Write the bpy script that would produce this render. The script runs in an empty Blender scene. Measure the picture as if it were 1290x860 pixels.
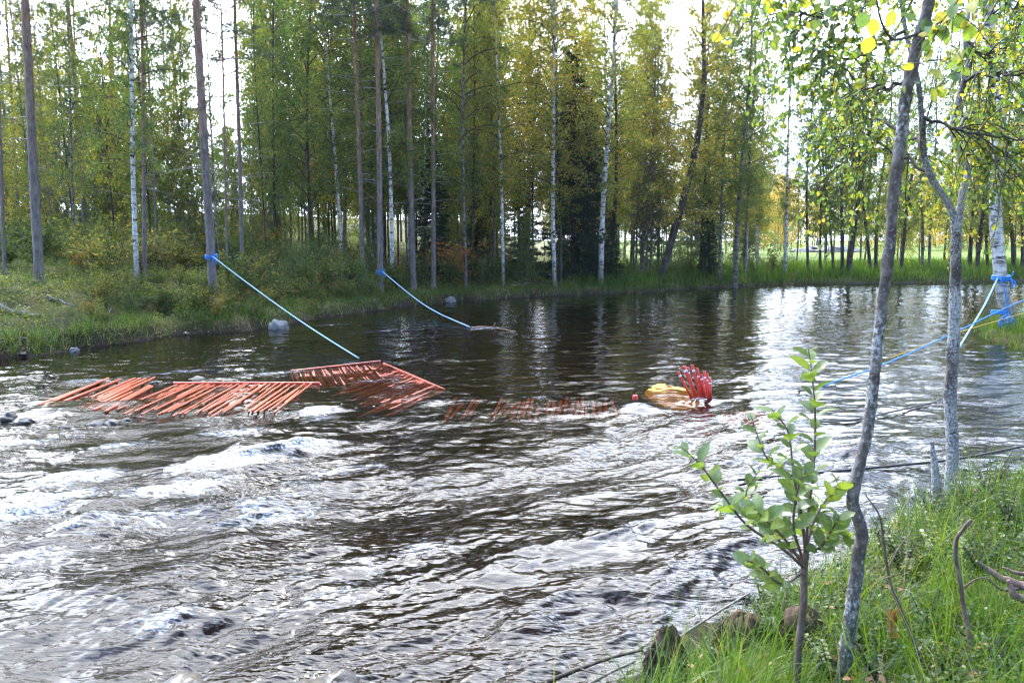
import bpy, math, random
import numpy as np
from mathutils import Vector, Quaternion, Matrix

random.seed(7)
RNG = np.random.default_rng(7)
S = bpy.context.scene
COL = S.collection
F = 1003.33
TH = math.atan(130 / F)
CAM = np.array([0.0, 0.0, 2.1])
CT, ST = math.cos(TH), math.sin(TH)


# ------------------------------------------------------------------ survey helpers
def ray(px, py):
    u, v = (px - 645) / F, (430 - py) / F
    return np.array([u, CT + v * ST, -ST + v * CT])


def at_z(px, py, z=0.0):
    d = ray(px, py)
    return CAM + d * ((z - CAM[2]) / d[2])


def at_y(px, py, Y):
    d = ray(px, py)
    return CAM + d * (Y / d[1])


# ------------------------------------------------------------------ noise
def _hash(ix, iy, seed):
    h = (ix.astype(np.int64) * 374761393 + iy.astype(np.int64) * 668265263 + seed * 982451653) & 0x7fffffff
    h = ((h ^ (h >> 13)) * 1274126177) & 0x7fffffff
    return ((h ^ (h >> 16)) & 0xffff) / 65535.0


def noise(x, y, seed=0):
    ix, iy = np.floor(x), np.floor(y)
    fx, fy = x - ix, y - iy
    ux, uy = fx * fx * fx * (fx * (fx * 6 - 15) + 10), fy * fy * fy * (fy * (fy * 6 - 15) + 10)

    def g(ox, oy):
        a = _hash(ix + ox, iy + oy, seed) * 2 * math.pi
        return np.cos(a) * (fx - ox) + np.sin(a) * (fy - oy)
    a = g(0, 0) * (1 - ux) + g(1, 0) * ux
    b = g(0, 1) * (1 - ux) + g(1, 1) * ux
    return (a * (1 - uy) + b * uy) * 1.5


def fbm(x, y, oct=4, seed=0, gain=0.5):
    s, a = 0, 1.0
    for o in range(oct):
        s = s + a * noise(x * 2 ** o + 17.3 * o, y * 2 ** o - 9.1 * o, seed + o)
        a *= gain
    return s


def sm(a, b, x):
    t = np.clip((x - a) / (b - a), 0, 1)
    return t * t * (3 - 2 * t)


# ------------------------------------------------------------------ river outline
far_px = [(0, 452), (60, 446), (100, 440), (160, 432), (230, 422), (300, 417), (340, 413), (400, 401), (450, 394),
          (510, 386), (560, 381), (620, 377), (700, 373), (800, 369), (900, 363), (1000, 358.5), (1100, 357.5),
          (1200, 356.5), (1290, 354)]
far_edge = [(-90, -30), (-40, -4), (-20, 6), (-13.5, 10.5)] + [tuple(at_z(*p)[:2]) for p in far_px] + [(45, 46), (110, 56)]
near_edge = [(-90, -60), (-40, -22), (-12, -6), (-4, -0.6), (-1.6, 1.3), (-0.5, 2.3), (0.42, 3.15), (0.92, 3.7), (1.38, 4.1),
             (1.95, 4.7), (2.6, 5.25), (3.25, 5.7), (4.2, 6.2), (5.2, 6.45), (7, 7.2), (10, 9), (11.2, 11.5), (10, 13.6),
             (9.6, 15.2), (9.9, 16.5), (10.45, 18), (11.4, 19), (14, 20.5), (22, 25), (50, 34), (110, 40)]
POLY = np.array(far_edge + near_edge[::-1])


def seg_dist(P, A, B):
    ab = B - A
    t = np.clip(((P - A) @ ab) / (ab @ ab), 0, 1)
    return np.linalg.norm(P - (A + t[:, None] * ab), axis=1)


def river_sd(x, y):
    P = np.stack([x.ravel(), y.ravel()], 1)
    d = np.full(len(P), 1e9)
    inside = np.zeros(len(P), bool)
    n = len(POLY)
    for i in range(n):
        A, B = POLY[i], POLY[(i + 1) % n]
        d = np.minimum(d, seg_dist(P, A, B))
        c = (A[1] > P[:, 1]) != (B[1] > P[:, 1])
        if A[1] != B[1]:
            xi = (B[0] - A[0]) * (P[:, 1] - A[1]) / (B[1] - A[1]) + A[0]
            inside ^= c & (P[:, 0] < xi)
    return np.where(inside, -d, d).reshape(x.shape)


_fe, _ne = np.array(far_edge), np.array(near_edge)


def ground(x, y):
    x, y = np.atleast_1d(np.asarray(x, float)), np.atleast_1d(np.asarray(y, float))
    d = river_sd(x, y)
    P = np.stack([x.ravel(), y.ravel()], 1)
    df = np.full(len(P), 1e9)
    dn = df.copy()
    for i in range(len(_fe) - 1):
        df = np.minimum(df, seg_dist(P, _fe[i], _fe[i + 1]))
    for i in range(len(_ne) - 1):
        dn = np.minimum(dn, seg_dist(P, _ne[i], _ne[i + 1]))
    far = (df < dn).reshape(x.shape)
    d = d + 0.22 * fbm(x * 1.3, y * 1.3, 3, 5) * sm(8, 11, y)
    # far / left side
    H = np.interp(x, [-30, -9, -6.5, -4.5, -3, 0, 6, 12, 40], [1.35, 1.05, 0.8, 0.6, 0.42, 0.3, 0.28, 0.3, 0.4])
    zf = 0.25 * sm(0, 0.35, d) + (H - 0.25) * sm(0.2, 3.6, d) + np.clip(d - 3.5, 0, 60) * np.interp(x, [-25, -5, 4, 12], [0.055, 0.05, 0.02, 0.006])
    zf = zf + fbm(x * 0.5, y * 0.5, 4, 11) * 0.16 * sm(0.2, 3, d) + fbm(x * 2.1, y * 2.1, 3, 21) * 0.06 * sm(0.0, 0.8, d)
    zn = 0.33 * sm(0, 0.45, d) + 0.16 * sm(0.4, 1.8, d) + fbm(x * 1.1, y * 1.1, 3, 31) * 0.06 * sm(0.1, 0.8, d)
    zn = zn - 0.22 * sm(9, 12, y)
    up = np.where(far, zf, zn)
    bed = -0.55 * sm(0, 2.2, -d) - 0.05 * sm(0, 0.2, -d) + 0.05 * fbm(x * 2.5, y * 2.5, 3, 41)
    shallow = sm(11.5, 9, y) * sm(-2.2, -3.5, x)
    bed = bed * (1 - 0.55 * shallow)
    return np.where(d > 0, up, bed)


def gz(x, y):
    return float(ground(x, y)[0])


# ------------------------------------------------------------------ object helpers
def tag(o, label=None, cat=None, group=None, kind=None):
    if label: o['label'] = label
    if cat: o['category'] = cat
    if group: o['group'] = group
    if kind: o['kind'] = kind
    return o


def empty(name, loc, label, cat, group=None):
    o = bpy.data.objects.new(name, None)
    o.empty_display_size = 0.1
    o.location = loc
    COL.objects.link(o)
    return tag(o, label, cat, group)


class MB:
    def __init__(s):
        s.v, s.f, s.m, s.n = [], [], [], 0

    def add(s, v, f, mat=0):
        v = np.asarray(v, float).reshape(-1, 3)
        f = np.asarray(f, int)
        s.v.append(v); s.f.append(f + s.n); s.m.append(np.full(len(f), mat)); s.n += len(v)

    def tube(s, path, rad, k=6, mat=0, cap=True, bump=0, seed=0):
        P = np.asarray(path, float); n = len(P)
        R = np.broadcast_to(np.asarray(rad, float), (n,))
        T = np.gradient(P, axis=0); T /= np.linalg.norm(T, axis=1)[:, None] + 1e-12
        a = np.array([1.0, 0, 0]) if abs(T[0][0]) < 0.8 else np.array([0, 1.0, 0])
        A = np.zeros((n, 3))
        for i in range(n):
            a = a - T[i] * (a @ T[i]); a /= np.linalg.norm(a) + 1e-12; A[i] = a
        B = np.cross(T, A)
        th = np.arange(k) * 2 * math.pi / k
        rr = R[:, None] * np.ones((n, k))
        if bump:
            L = np.concatenate([[0], np.cumsum(np.linalg.norm(np.diff(P, axis=0), axis=1))])
            uu = np.cos(th)[None] * 1.4 + 5 + 0 * L[:, None]; vv = (L / max(R.mean(), 1e-4) * 0.45)[:, None] + np.sin(th)[None] * 1.4
            rr = rr * (1 + bump * fbm(uu, vv, 3, seed))
        V = P[:, None] + rr[..., None] * (np.cos(th)[None, :, None] * A[:, None] + np.sin(th)[None, :, None] * B[:, None])
        i = np.arange(n - 1)[:, None] * k; j = np.arange(k)[None]; j2 = (j + 1) % k
        f = np.stack([i + j, i + j2, i + k + j2, i + k + j], -1).reshape(-1, 4)
        s.add(V.reshape(-1, 3), f, mat)
        if cap:
            base = s.n - n * k
            for off, c, flip in ((0, P[0], 1), ((n - 1) * k, P[-1], 0)):
                s.v.append(c[None]); ci = s.n; s.n += 1
                q = np.array([[ci, base + off + (jj + 1) % k, base + off + jj, ci] if flip else [ci, base + off + jj, base + off + (jj + 1) % k, ci] for jj in range(k)])
                s.f.append(q); s.m.append(np.full(k, mat))

    def leaves(s, pos, dirn, nrm, ln, wd, mat=0, fold=0.15):
        """rhombic leaves: one quad each"""
        d = dirn / (np.linalg.norm(dirn, axis=1)[:, None] + 1e-9)
        sd = np.cross(d, nrm); sd /= np.linalg.norm(sd, axis=1)[:, None] + 1e-9
        up = np.cross(sd, d)
        ln, wd = np.broadcast_to(ln, len(pos))[:, None], np.broadcast_to(wd, len(pos))[:, None]
        V = np.stack([pos, pos + d * ln * 0.45 + sd * wd * 0.5 + up * wd * fold, pos + d * ln, pos + d * ln * 0.45 - sd * wd * 0.5 + up * wd * fold], 1)
        s.add(V.reshape(-1, 3), np.arange(len(pos) * 4).reshape(-1, 4), mat)

    def broad(s, pos, dirn, nrm, ln, wd, mat=0, fold=0.12, droop=0.2):
        """detailed leaves: midrib and six rim points each"""
        prof = [(0.0, 0.0), (0.22, 0.40), (0.5, 0.5), (0.78, 0.33), (1.0, 0.0)]
        n = len(pos)
        d = dirn / (np.linalg.norm(dirn, axis=1)[:, None] + 1e-9)
        sd = np.cross(d, nrm); sd /= np.linalg.norm(sd, axis=1)[:, None] + 1e-9
        up = np.cross(sd, d)
        ln, wd = np.broadcast_to(ln, n)[:, None], np.broadcast_to(wd, n)[:, None]
        pts = []
        for t, w in prof:
            c = pos + d * ln * t - up * ln * droop * t * t
            pts.append(c)
            if w > 0:
                pts.append(c + sd * wd * w + up * wd * w * fold * 2)
                pts.append(c - sd * wd * w + up * wd * w * fold * 2)
        V = np.stack(pts, 1); m = V.shape[1]
        fs = [(0, 2, 2, 1), (0, 1, 3, 3), (1, 2, 5, 4), (3, 1, 4, 6), (4, 5, 8, 7), (6, 4, 7, 9), (7, 8, 10, 10), (9, 7, 10, 10)]
        fs = [(0, 2, 1, 1), (0, 1, 3, 3)] + fs[2:]
        f = (np.arange(n)[:, None, None] * m + np.array(fs)[None]).reshape(-1, 4)
        s.add(V.reshape(-1, 3), f, mat)

    def mesh(s, name, mats, smooth=True):
        V = np.concatenate(s.v); Fq = np.concatenate(s.f); M = np.concatenate(s.m)
        tri = (Fq[:, 3] == Fq[:, 0]) | (Fq[:, 3] == Fq[:, 2])
        me = bpy.data.meshes.new(name)
        tot = np.where(tri, 3, 4)
        st = np.concatenate([[0], np.cumsum(tot)[:-1]])
        keep = np.ones(Fq.shape, bool); keep[tri, 3] = False
        loops = Fq[keep]
        me.vertices.add(len(V)); me.vertices.foreach_set('co', V.astype(np.float32).ravel())
        me.loops.add(len(loops)); me.loops.foreach_set('vertex_index', loops.astype(np.int32))
        me.polygons.add(len(Fq)); me.polygons.foreach_set('loop_start', st.astype(np.int32))
        me.polygons.foreach_set('loop_total', tot.astype(np.int32))
        for m in (mats if isinstance(mats, (list, tuple)) else [mats]): me.materials.append(m)
        me.polygons.foreach_set('material_index', M.astype(np.int32))
        if smooth: me.polygons.foreach_set('use_smooth', np.ones(len(Fq), bool))
        me.update(calc_edges=True); me.validate()
        return me

    def build(s, name, mats, parent=None, smooth=True):
        return link(name, s.mesh(name, mats, smooth), parent)


def link(name, me, parent=None):
    o = bpy.data.objects.new(name, me); COL.objects.link(o)
    if parent: o.parent = parent
    return o


def grid_mesh(name, X, Y, Z, mat, attrs=None):
    r, c = X.shape
    me = bpy.data.meshes.new(name)
    V = np.stack([X, Y, Z], -1).reshape(-1, 3)
    i = (np.arange(r - 1)[:, None] * c + np.arange(c - 1)[None]).ravel()
    q = np.stack([i, i + 1, i + c + 1, i + c], 1)
    me.vertices.add(len(V)); me.vertices.foreach_set('co', V.astype(np.float32).ravel())
    me.loops.add(q.size); me.loops.foreach_set('vertex_index', q.ravel().astype(np.int32))
    me.polygons.add(len(q)); me.polygons.foreach_set('loop_start', (np.arange(len(q)) * 4).astype(np.int32))
    me.polygons.foreach_set('loop_total', np.full(len(q), 4, np.int32))
    me.polygons.foreach_set('use_smooth', np.ones(len(q), bool))
    me.materials.append(mat); me.update(calc_edges=True)
    for k, a in (attrs or {}).items():
        at = me.attributes.new(k, 'FLOAT', 'POINT'); at.data.foreach_set('value', a.ravel().astype(np.float32))
    return link(name, me)


# ------------------------------------------------------------------ materials
class NT:
    def __init__(s, name):
        s.mat = bpy.data.materials.new(name); s.mat.use_nodes = True
        s.t = s.mat.node_tree; s.t.nodes.clear()
        s.out = s.n('ShaderNodeOutputMaterial')

    def n(s, typ, ins=None, **kw):
        nd = s.t.nodes.new(typ)
        for k, v in kw.items(): setattr(nd, k, v)
        for k, v in (ins or {}).items(): s.set(nd, k, v)
        return nd

    def set(s, nd, k, v):
        sock = nd.inputs[k]
        if hasattr(v, 'outputs'): s.t.links.new(v.outputs[0], sock)
        elif hasattr(v, 'is_output'): s.t.links.new(v, sock)
        else: sock.default_value = v

    def math(s, op, a, b=0.0, clamp=False):
        nd = s.n('ShaderNodeMath', {0: a, 1: b}, operation=op); nd.use_clamp = clamp
        return nd

    def noise(s, scale, vec=None, detail=3.0, rough=0.55, dist=0.0):
        ins = {'Scale': scale, 'Detail': detail, 'Roughness': rough, 'Distortion': dist}
        if vec is not None: ins['Vector'] = vec
        return s.n('ShaderNodeTexNoise', ins)

    def ramp(s, fac, stops, interp='LINEAR'):
        nd = s.n('ShaderNodeValToRGB', {'Fac': fac}); cr = nd.color_ramp; cr.interpolation = interp
        while len(cr.elements) < len(stops): cr.elements.new(0.5)
        for e, (p, c) in zip(cr.elements, stops):
            e.position = p; e.color = tuple(c) + (1,) if len(c) == 3 else c
        return nd

    def mix(s, fac, a, b, typ='MIX'):
        nd = s.n('ShaderNodeMix', data_type='RGBA', blend_type=typ)
        s.set(nd, 0, fac); s.set(nd, 6, a if not isinstance(a, tuple) else a + (1,)); s.set(nd, 7, b if not isinstance(b, tuple) else b + (1,))
        return nd.outputs[2]

    def mixsh(s, fac, a, b):
        nd = s.n('ShaderNodeMixShader'); s.set(nd, 0, fac); s.set(nd, 1, a); s.set(nd, 2, b)
        return nd

    def done(s, sh):
        s.t.links.new(sh.outputs[0], s.out.inputs[0]); return s.mat


def scaled(nt, vec, sc, rot=(0, 0, 0)):
    return nt.n('ShaderNodeMapping', {'Vector': vec, 'Scale': sc, 'Rotation': rot})


LEAF_STOPS = [(0.0, (0.026, 0.056, 0.016)), (0.35, (0.056, 0.095, 0.020)), (0.6, (0.125, 0.145, 0.026)), (0.82, (0.26, 0.20, 0.022)), (1.0, (0.38, 0.22, 0.03))]


def leaf_mat(name, stops=LEAF_STOPS, mottle=0, trans=0.5, gloss=0.025, spread=0.5, tboost=2.4, rough=0.45):
    t = NT(name)
    g = t.n('ShaderNodeNewGeometry'); oi = t.n('ShaderNodeObjectInfo')
    sep = t.n('ShaderNodeSeparateColor', {0: oi.outputs['Color']})
    ns = t.noise(0.55, g.outputs['Position'], 2)
    f = t.math('MULTIPLY', t.math('SUBTRACT', g.outputs['Random Per Island'], 0.5), spread)
    f = t.math('ADD', f, sep.outputs[0])
    f = t.math('ADD', f, t.math('MULTIPLY', t.math('SUBTRACT', ns.outputs[0], 0.5), 0.5))
    f = t.math('ADD', f, t.math('MULTIPLY', t.math('SUBTRACT', oi.outputs['Random'], 0.5), 0.16), True)
    c = t.ramp(f, stops).outputs[0]
    if mottle:
        mn = t.noise(mottle, g.outputs['Position'], 4, 0.7)
        c = t.mix(0.7, c, t.ramp(mn.outputs[0], [(0.3, (0.22, 0.24, 0.2)), (0.5, (0.5, 0.5, 0.5)), (0.72, (0.75, 0.72, 0.55))]).outputs[0], 'OVERLAY')
    c2 = t.mix(1.0, c, (tboost, tboost * 1.02, tboost * 0.7), 'MULTIPLY')
    sh = t.mixsh(trans, t.n('ShaderNodeBsdfDiffuse', {0: c}), t.n('ShaderNodeBsdfTranslucent', {0: c2}))
    sh = t.mixsh(gloss, sh, t.n('ShaderNodeBsdfGlossy', {'Roughness': rough, 0: (0.9, 0.95, 1, 1)}))
    return t.done(sh)


M = {}
M['leaf'] = leaf_mat('birch_leaf')
M['needle'] = leaf_mat('pine_needle', [(0, (0.026, 0.048, 0.024)), (0.5, (0.048, 0.078, 0.034)), (1, (0.085, 0.105, 0.036))], trans=0.35, gloss=0.05, tboost=1.3)
M['spruce'] = leaf_mat('spruce_needle', [(0, (0.010, 0.022, 0.011)), (0.5, (0.020, 0.040, 0.016)), (1, (0.045, 0.065, 0.02))], trans=0.2, gloss=0.03, tboost=1.2)
M['willow'] = leaf_mat('willow_leaf', [(0, (0.06, 0.10, 0.022)), (0.5, (0.11, 0.155, 0.028)), (1, (0.20, 0.22, 0.035))], mottle=55, trans=0.42, gloss=0.03, tboost=1.9, rough=0.4)
M['near_leaf'] = leaf_mat('near_birch_leaf', [(0, (0.05, 0.09, 0.03)), (0.35, (0.09, 0.15, 0.03)), (0.6, (0.17, 0.22, 0.03)), (0.8, (0.38, 0.30, 0.03)), (1, (0.50, 0.30, 0.03))], mottle=70, trans=0.5, gloss=0.03, spread=0.6, tboost=1.7)
M['shrub'] = leaf_mat('shrub_leaf', [(0, (0.02, 0.042, 0.010)), (0.4, (0.045, 0.075, 0.014)), (0.7, (0.12, 0.125, 0.022)), (0.9, (0.25, 0.18, 0.04)), (1, (0.28, 0.10, 0.03))], trans=0.4, gloss=0.02, spread=0.6)
M['grass'] = leaf_mat('grass_blade', [(0, (0.022, 0.055, 0.006)), (0.45, (0.055, 0.115, 0.009)), (0.75, (0.115, 0.165, 0.014)), (0.9, (0.22, 0.19, 0.05)), (1, (0.30, 0.23, 0.10))], trans=0.45, gloss=0.02, spread=0.7, tboost=1.6)
M['straw'] = leaf_mat('straw', [(0, (0.075, 0.052, 0.026)), (0.5, (0.16, 0.12, 0.06)), (1, (0.30, 0.24, 0.13))], trans=0.3, gloss=0.02, spread=0.9, tboost=1.2)
M['dead_leaf'] = leaf_mat('rusty_leaf', [(0, (0.12, 0.045, 0.015)), (1, (0.22, 0.095, 0.03))], trans=0.3, gloss=0.03, tboost=1.2)


def principled(t, col, rough=0.8, normal=None, spec=0.3):
    ins = {'Base Color': col, 'Roughness': rough, 'Specular IOR Level': spec}
    if normal is not None: ins['Normal'] = normal
    return t.n('ShaderNodeBsdfPrincipled', ins)


def bark(name, stops, sc=(6, 6, 30), dist=0.5, rough=0.85, bump=0.4, detail=4, low=None):
    t = NT(name)
    tc = t.n('ShaderNodeTexCoord').outputs['Object']
    ns = t.noise(1.0, scaled(t, tc, sc), detail, 0.6, dist)
    c = t.ramp(ns.outputs[0], stops).outputs[0]
    n2 = t.noise(60, tc, 3)
    c = t.mix(0.35, c, n2.outputs[0], 'OVERLAY')
    if low:
        z = t.n('ShaderNodeSeparateXYZ', {0: tc}).outputs[2]
        nz = t.noise(2.0, tc, 2)
        f = t.ramp(t.math('ADD', t.math('MULTIPLY', z, 1 / low[0]), t.math('MULTIPLY', t.math('SUBTRACT', nz.outputs[0], 0.5), 0.5)), [(low[2], (0, 0, 0)), (low[3], (1, 1, 1))]).outputs[0]
        c = t.mix(f, t.mix(ns.outputs[0], low[1], tuple(x * 1.7 for x in low[1])), c)
    n3 = t.noise(11, scaled(t, tc, (1, 1, 0.35)), 5, 0.7)
    c = t.mix(0.75, c, t.ramp(n3.outputs[0], [(0.3, (0.16, 0.16, 0.16)), (0.7, (0.86, 0.85, 0.84))]).outputs[0], 'OVERLAY')
    b = t.n('ShaderNodeBump', {'Strength': bump, 'Distance': 0.02, 'Height': ns.outputs[0]})
    return t.done(principled(t, c, rough, b.outputs[0], 0.2))


M['birch_bark'] = bark('birch_bark', [(0.36, (0.03, 0.026, 0.022)), (0.44, (0.30, 0.28, 0.25)), (0.52, (0.52, 0.50, 0.46)), (0.8, (0.62, 0.60, 0.56))], (3, 3, 9), 0.6, low=(1.2, (0.10, 0.085, 0.07), 0.0, 1.0))
M['grey_bark'] = bark('grey_bark', [(0.35, (0.05, 0.043, 0.036)), (0.5, (0.13, 0.115, 0.10)), (0.65, (0.24, 0.22, 0.20))], (4, 4, 7))
M['dark_bark'] = bark('dark_bark', [(0.3, (0.025, 0.021, 0.017)), (0.6, (0.075, 0.062, 0.05)), (0.8, (0.14, 0.12, 0.10))], (8, 8, 4))
M['pine_bark'] = bark('pine_bark', [(0.3, (0.13, 0.068, 0.042)), (0.5, (0.25, 0.135, 0.085)), (0.7, (0.36, 0.22, 0.15))], (14, 14, 3), bump=0.8, low=(7.0, (0.115, 0.098, 0.088), 0.3, 1.0))
M['twig'] = bark('twig_bark', [(0.3, (0.035, 0.028, 0.024)), (0.7, (0.10, 0.085, 0.07))], (20, 20, 20), bump=0.1)
M['dead_wood'] = bark('dead_wood', [(0.3, (0.13, 0.115, 0.10)), (0.7, (0.30, 0.27, 0.24))], (30, 30, 6))
M['brown_stem'] = bark('brown_stem', [(0.3, (0.07, 0.045, 0.035)), (0.6, (0.15, 0.105, 0.085)), (0.8, (0.26, 0.22, 0.19))], (40, 40, 12))


def near_bark(name, pale, seed=0.0):
    t = NT(name)
    tc = t.n('ShaderNodeTexCoord').outputs['Object']
    mp = scaled(t, tc, (1, 1, 0.8)); mp.inputs['Location'].default_value = (seed, seed * 2, seed)
    a = t.noise(22, mp, 5, 0.65, 0.3); b = t.noise(75, mp, 4, 0.6); big = t.noise(3.2, mp, 2)
    base = t.ramp(a.outputs[0], [(0.3, (0.035, 0.028, 0.024)), (0.5, (0.09, 0.075, 0.065)), (0.62, (0.17, 0.15, 0.135))]).outputs[0]
    lich = t.ramp(t.math('ADD', t.math('MULTIPLY', big.outputs[0], 0.65), t.math('MULTIPLY', b.outputs[0], 0.5)), [(0.55 - pale, (0, 0, 0)), (0.66 - pale, (1, 1, 1))]).outputs[0]
    c = t.mix(lich, base, t.ramp(b.outputs[0], [(0.3, (0.20, 0.19, 0.18)), (0.7, (0.42, 0.42, 0.40))]).outputs[0])
    h = t.math('ADD', t.math('MULTIPLY', a.outputs[0], 1.0), t.math('MULTIPLY', b.outputs[0], 0.5))
    bp = t.n('ShaderNodeBump', {'Strength': 0.9, 'Distance': 0.008, 'Height': h})
    return t.done(principled(t, c, 0.85, bp.outputs[0], 0.2))


M['near_bark'] = near_bark('lichen_bark', -0.005)
M['near_bark_pale'] = near_bark('pale_lichen_bark', 0.035, 3.1)


def simple(name, col, rough=0.5, spec=0.4, var=0.25, sc=30):
    t = NT(name)
    tc = t.n('ShaderNodeTexCoord').outputs['Object']
    ns = t.noise(sc, tc, 4)
    c = t.mix(t.ramp(ns.outputs[0], [(0.35, (0, 0, 0)), (0.7, (1, 1, 1))]).outputs[0], tuple(x * (1 - var) for x in col), tuple(min(1, x * (1 + var)) for x in col))
    b = t.n('ShaderNodeBump', {'Strength': 0.15, 'Distance': 0.005, 'Height': ns.outputs[0]})
    return t.done(principled(t, c, rough, b.outputs[0], spec))


M['orange'] = simple('orange_plastic', (0.62, 0.115, 0.05), 0.35, 0.5)
M['red'] = simple('red_plastic', (0.62, 0.045, 0.028), 0.35, 0.5)
M['dull_red'] = simple('wet_dull_red', (0.42, 0.10, 0.055), 0.4, 0.5, 0.4, 9)
M['dark_red'] = simple('submerged_red', (0.44, 0.075, 0.03), 0.5, 0.3, 0.5, 7)
M['silver'] = simple('silver_tape', (0.62, 0.63, 0.66), 0.3, 0.6)
M['yellow'] = simple('yellow_float', (0.72, 0.44, 0.03), 0.55, 0.2, 0.35, 6)
M['rope_pale'] = simple('pale_blue_rope', (0.26, 0.43, 0.54), 0.8, 0.2, 0.3, 60)
M['rope_blue'] = simple('blue_rope', (0.045, 0.21, 0.52), 0.7, 0.2, 0.3, 60)
M['rope_yellow'] = simple('ochre_rope', (0.50, 0.30, 0.06), 0.8, 0.2, 0.3, 60)
M['cable'] = simple('dark_cable', (0.03, 0.027, 0.025), 0.6)
M['cut_wood'] = simple('cut_wood', (0.42, 0.33, 0.22), 0.8, 0.2)
M['peat'] = simple('dead_roots', (0.06, 0.038, 0.026), 0.9, 0.15, 0.5, 40)


def rock_mat(name, a, b, rough):
    t = NT(name); tc = t.n('ShaderNodeTexCoord').outputs['Object']
    ns = t.noise(6, tc, 6, 0.65); n2 = t.noise(2, tc, 2)
    c = t.ramp(ns.outputs[0], [(0.3, a), (0.7, b)]).outputs[0]
    bp = t.n('ShaderNodeBump', {'Strength': 0.6, 'Distance': 0.03, 'Height': ns.outputs[0]})
    return t.done(principled(t, c, rough, bp.outputs[0], 0.4))


M['rock'] = rock_mat('grey_rock', (0.06, 0.058, 0.055), (0.23, 0.225, 0.215), 0.8)
M['wet_rock'] = rock_mat('wet_rock', (0.012, 0.010, 0.008), (0.055, 0.045, 0.034), 0.42)


def ground_mat():
    t = NT('forest_floor')
    g = t.n('ShaderNodeNewGeometry'); P = g.outputs['Position']
    xyz = t.n('ShaderNodeSeparateXYZ', {0: P})
    x, y, z = xyz.outputs
    n1 = t.noise(0.7, P, 4); n2 = t.noise(5, P, 5, 0.65); n3 = t.noise(28, P, 4, 0.7)
    moss = t.ramp(n2.outputs[0], [(0.3, (0.030, 0.040, 0.012)), (0.5, (0.085, 0.085, 0.022)), (0.7, (0.15, 0.13, 0.035))]).outputs[0]
    soil = t.ramp(n3.outputs[0], [(0.3, (0.016, 0.011, 0.008)), (0.55, (0.045, 0.031, 0.021)), (0.75, (0.10, 0.075, 0.055))]).outputs[0]
    meadow = t.ramp(n2.outputs[0], [(0.3, (0.055, 0.095, 0.014)), (0.7, (0.12, 0.17, 0.022))]).outputs[0]
    steep = t.n('ShaderNodeSeparateXYZ', {0: g.outputs['Normal']}).outputs[2]
    f = t.math('ADD', t.math('MULTIPLY', t.math('SUBTRACT', 0.93, steep), 3.0), t.math('MULTIPLY', t.math('SUBTRACT', n1.outputs[0], 0.47), 3.0), True)
    c = t.mix(f, moss, soil)
    ds = t.n('ShaderNodeVectorMath', {0: t.n('ShaderNodeVectorMath', {0: P, 1: (-8.0, 15.4, 0.7)}, operation='SUBTRACT'), 1: (0.55, 0.75, 0.3)}, operation='MULTIPLY')
    dl = t.n('ShaderNodeVectorMath', {0: ds}, operation='LENGTH')
    bare = t.math('ADD', t.math('SUBTRACT', 0.75, dl.outputs['Value']), t.math('MULTIPLY', n2.outputs[0], 1.3), True)
    c = t.mix(t.n('ShaderNodeMapRange', {0: bare, 1: 0.42, 2: 0.62}).outputs[0], c, soil)
    far = t.math('MULTIPLY', t.n('ShaderNodeMapRange', {0: x, 1: 3.0, 2: 9.0}).outputs[0], t.n('ShaderNodeMapRange', {0: y, 1: 26.0, 2: 32.0}).outputs[0])
    c = t.mix(far, c, meadow)
    edge = t.n('ShaderNodeMapRange', {0: z, 1: 0.28, 2: 0.06}).outputs[0]
    c = t.mix(t.math('MULTIPLY', edge, 0.9), c, soil)
    bed = t.ramp(n2.outputs[0], [(0.3, (0.005, 0.003, 0.002)), (0.55, (0.014, 0.009, 0.004)), (0.75, (0.042, 0.026, 0.012))]).outputs[0]
    uw = t.n('ShaderNodeMapRange', {0: z, 1: 0.02, 2: -0.03}).outputs[0]
    c = t.mix(uw, c, bed)
    bp = t.n('ShaderNodeBump', {'Strength': 0.8, 'Distance': 0.04, 'Height': t.math('ADD', n2.outputs[0], n3.outputs[0])})
    return t.done(principled(t, c, 0.9, bp.outputs[0], 0.15))


FLOW = math.radians(32)   # streaks run this way on the water


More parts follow.
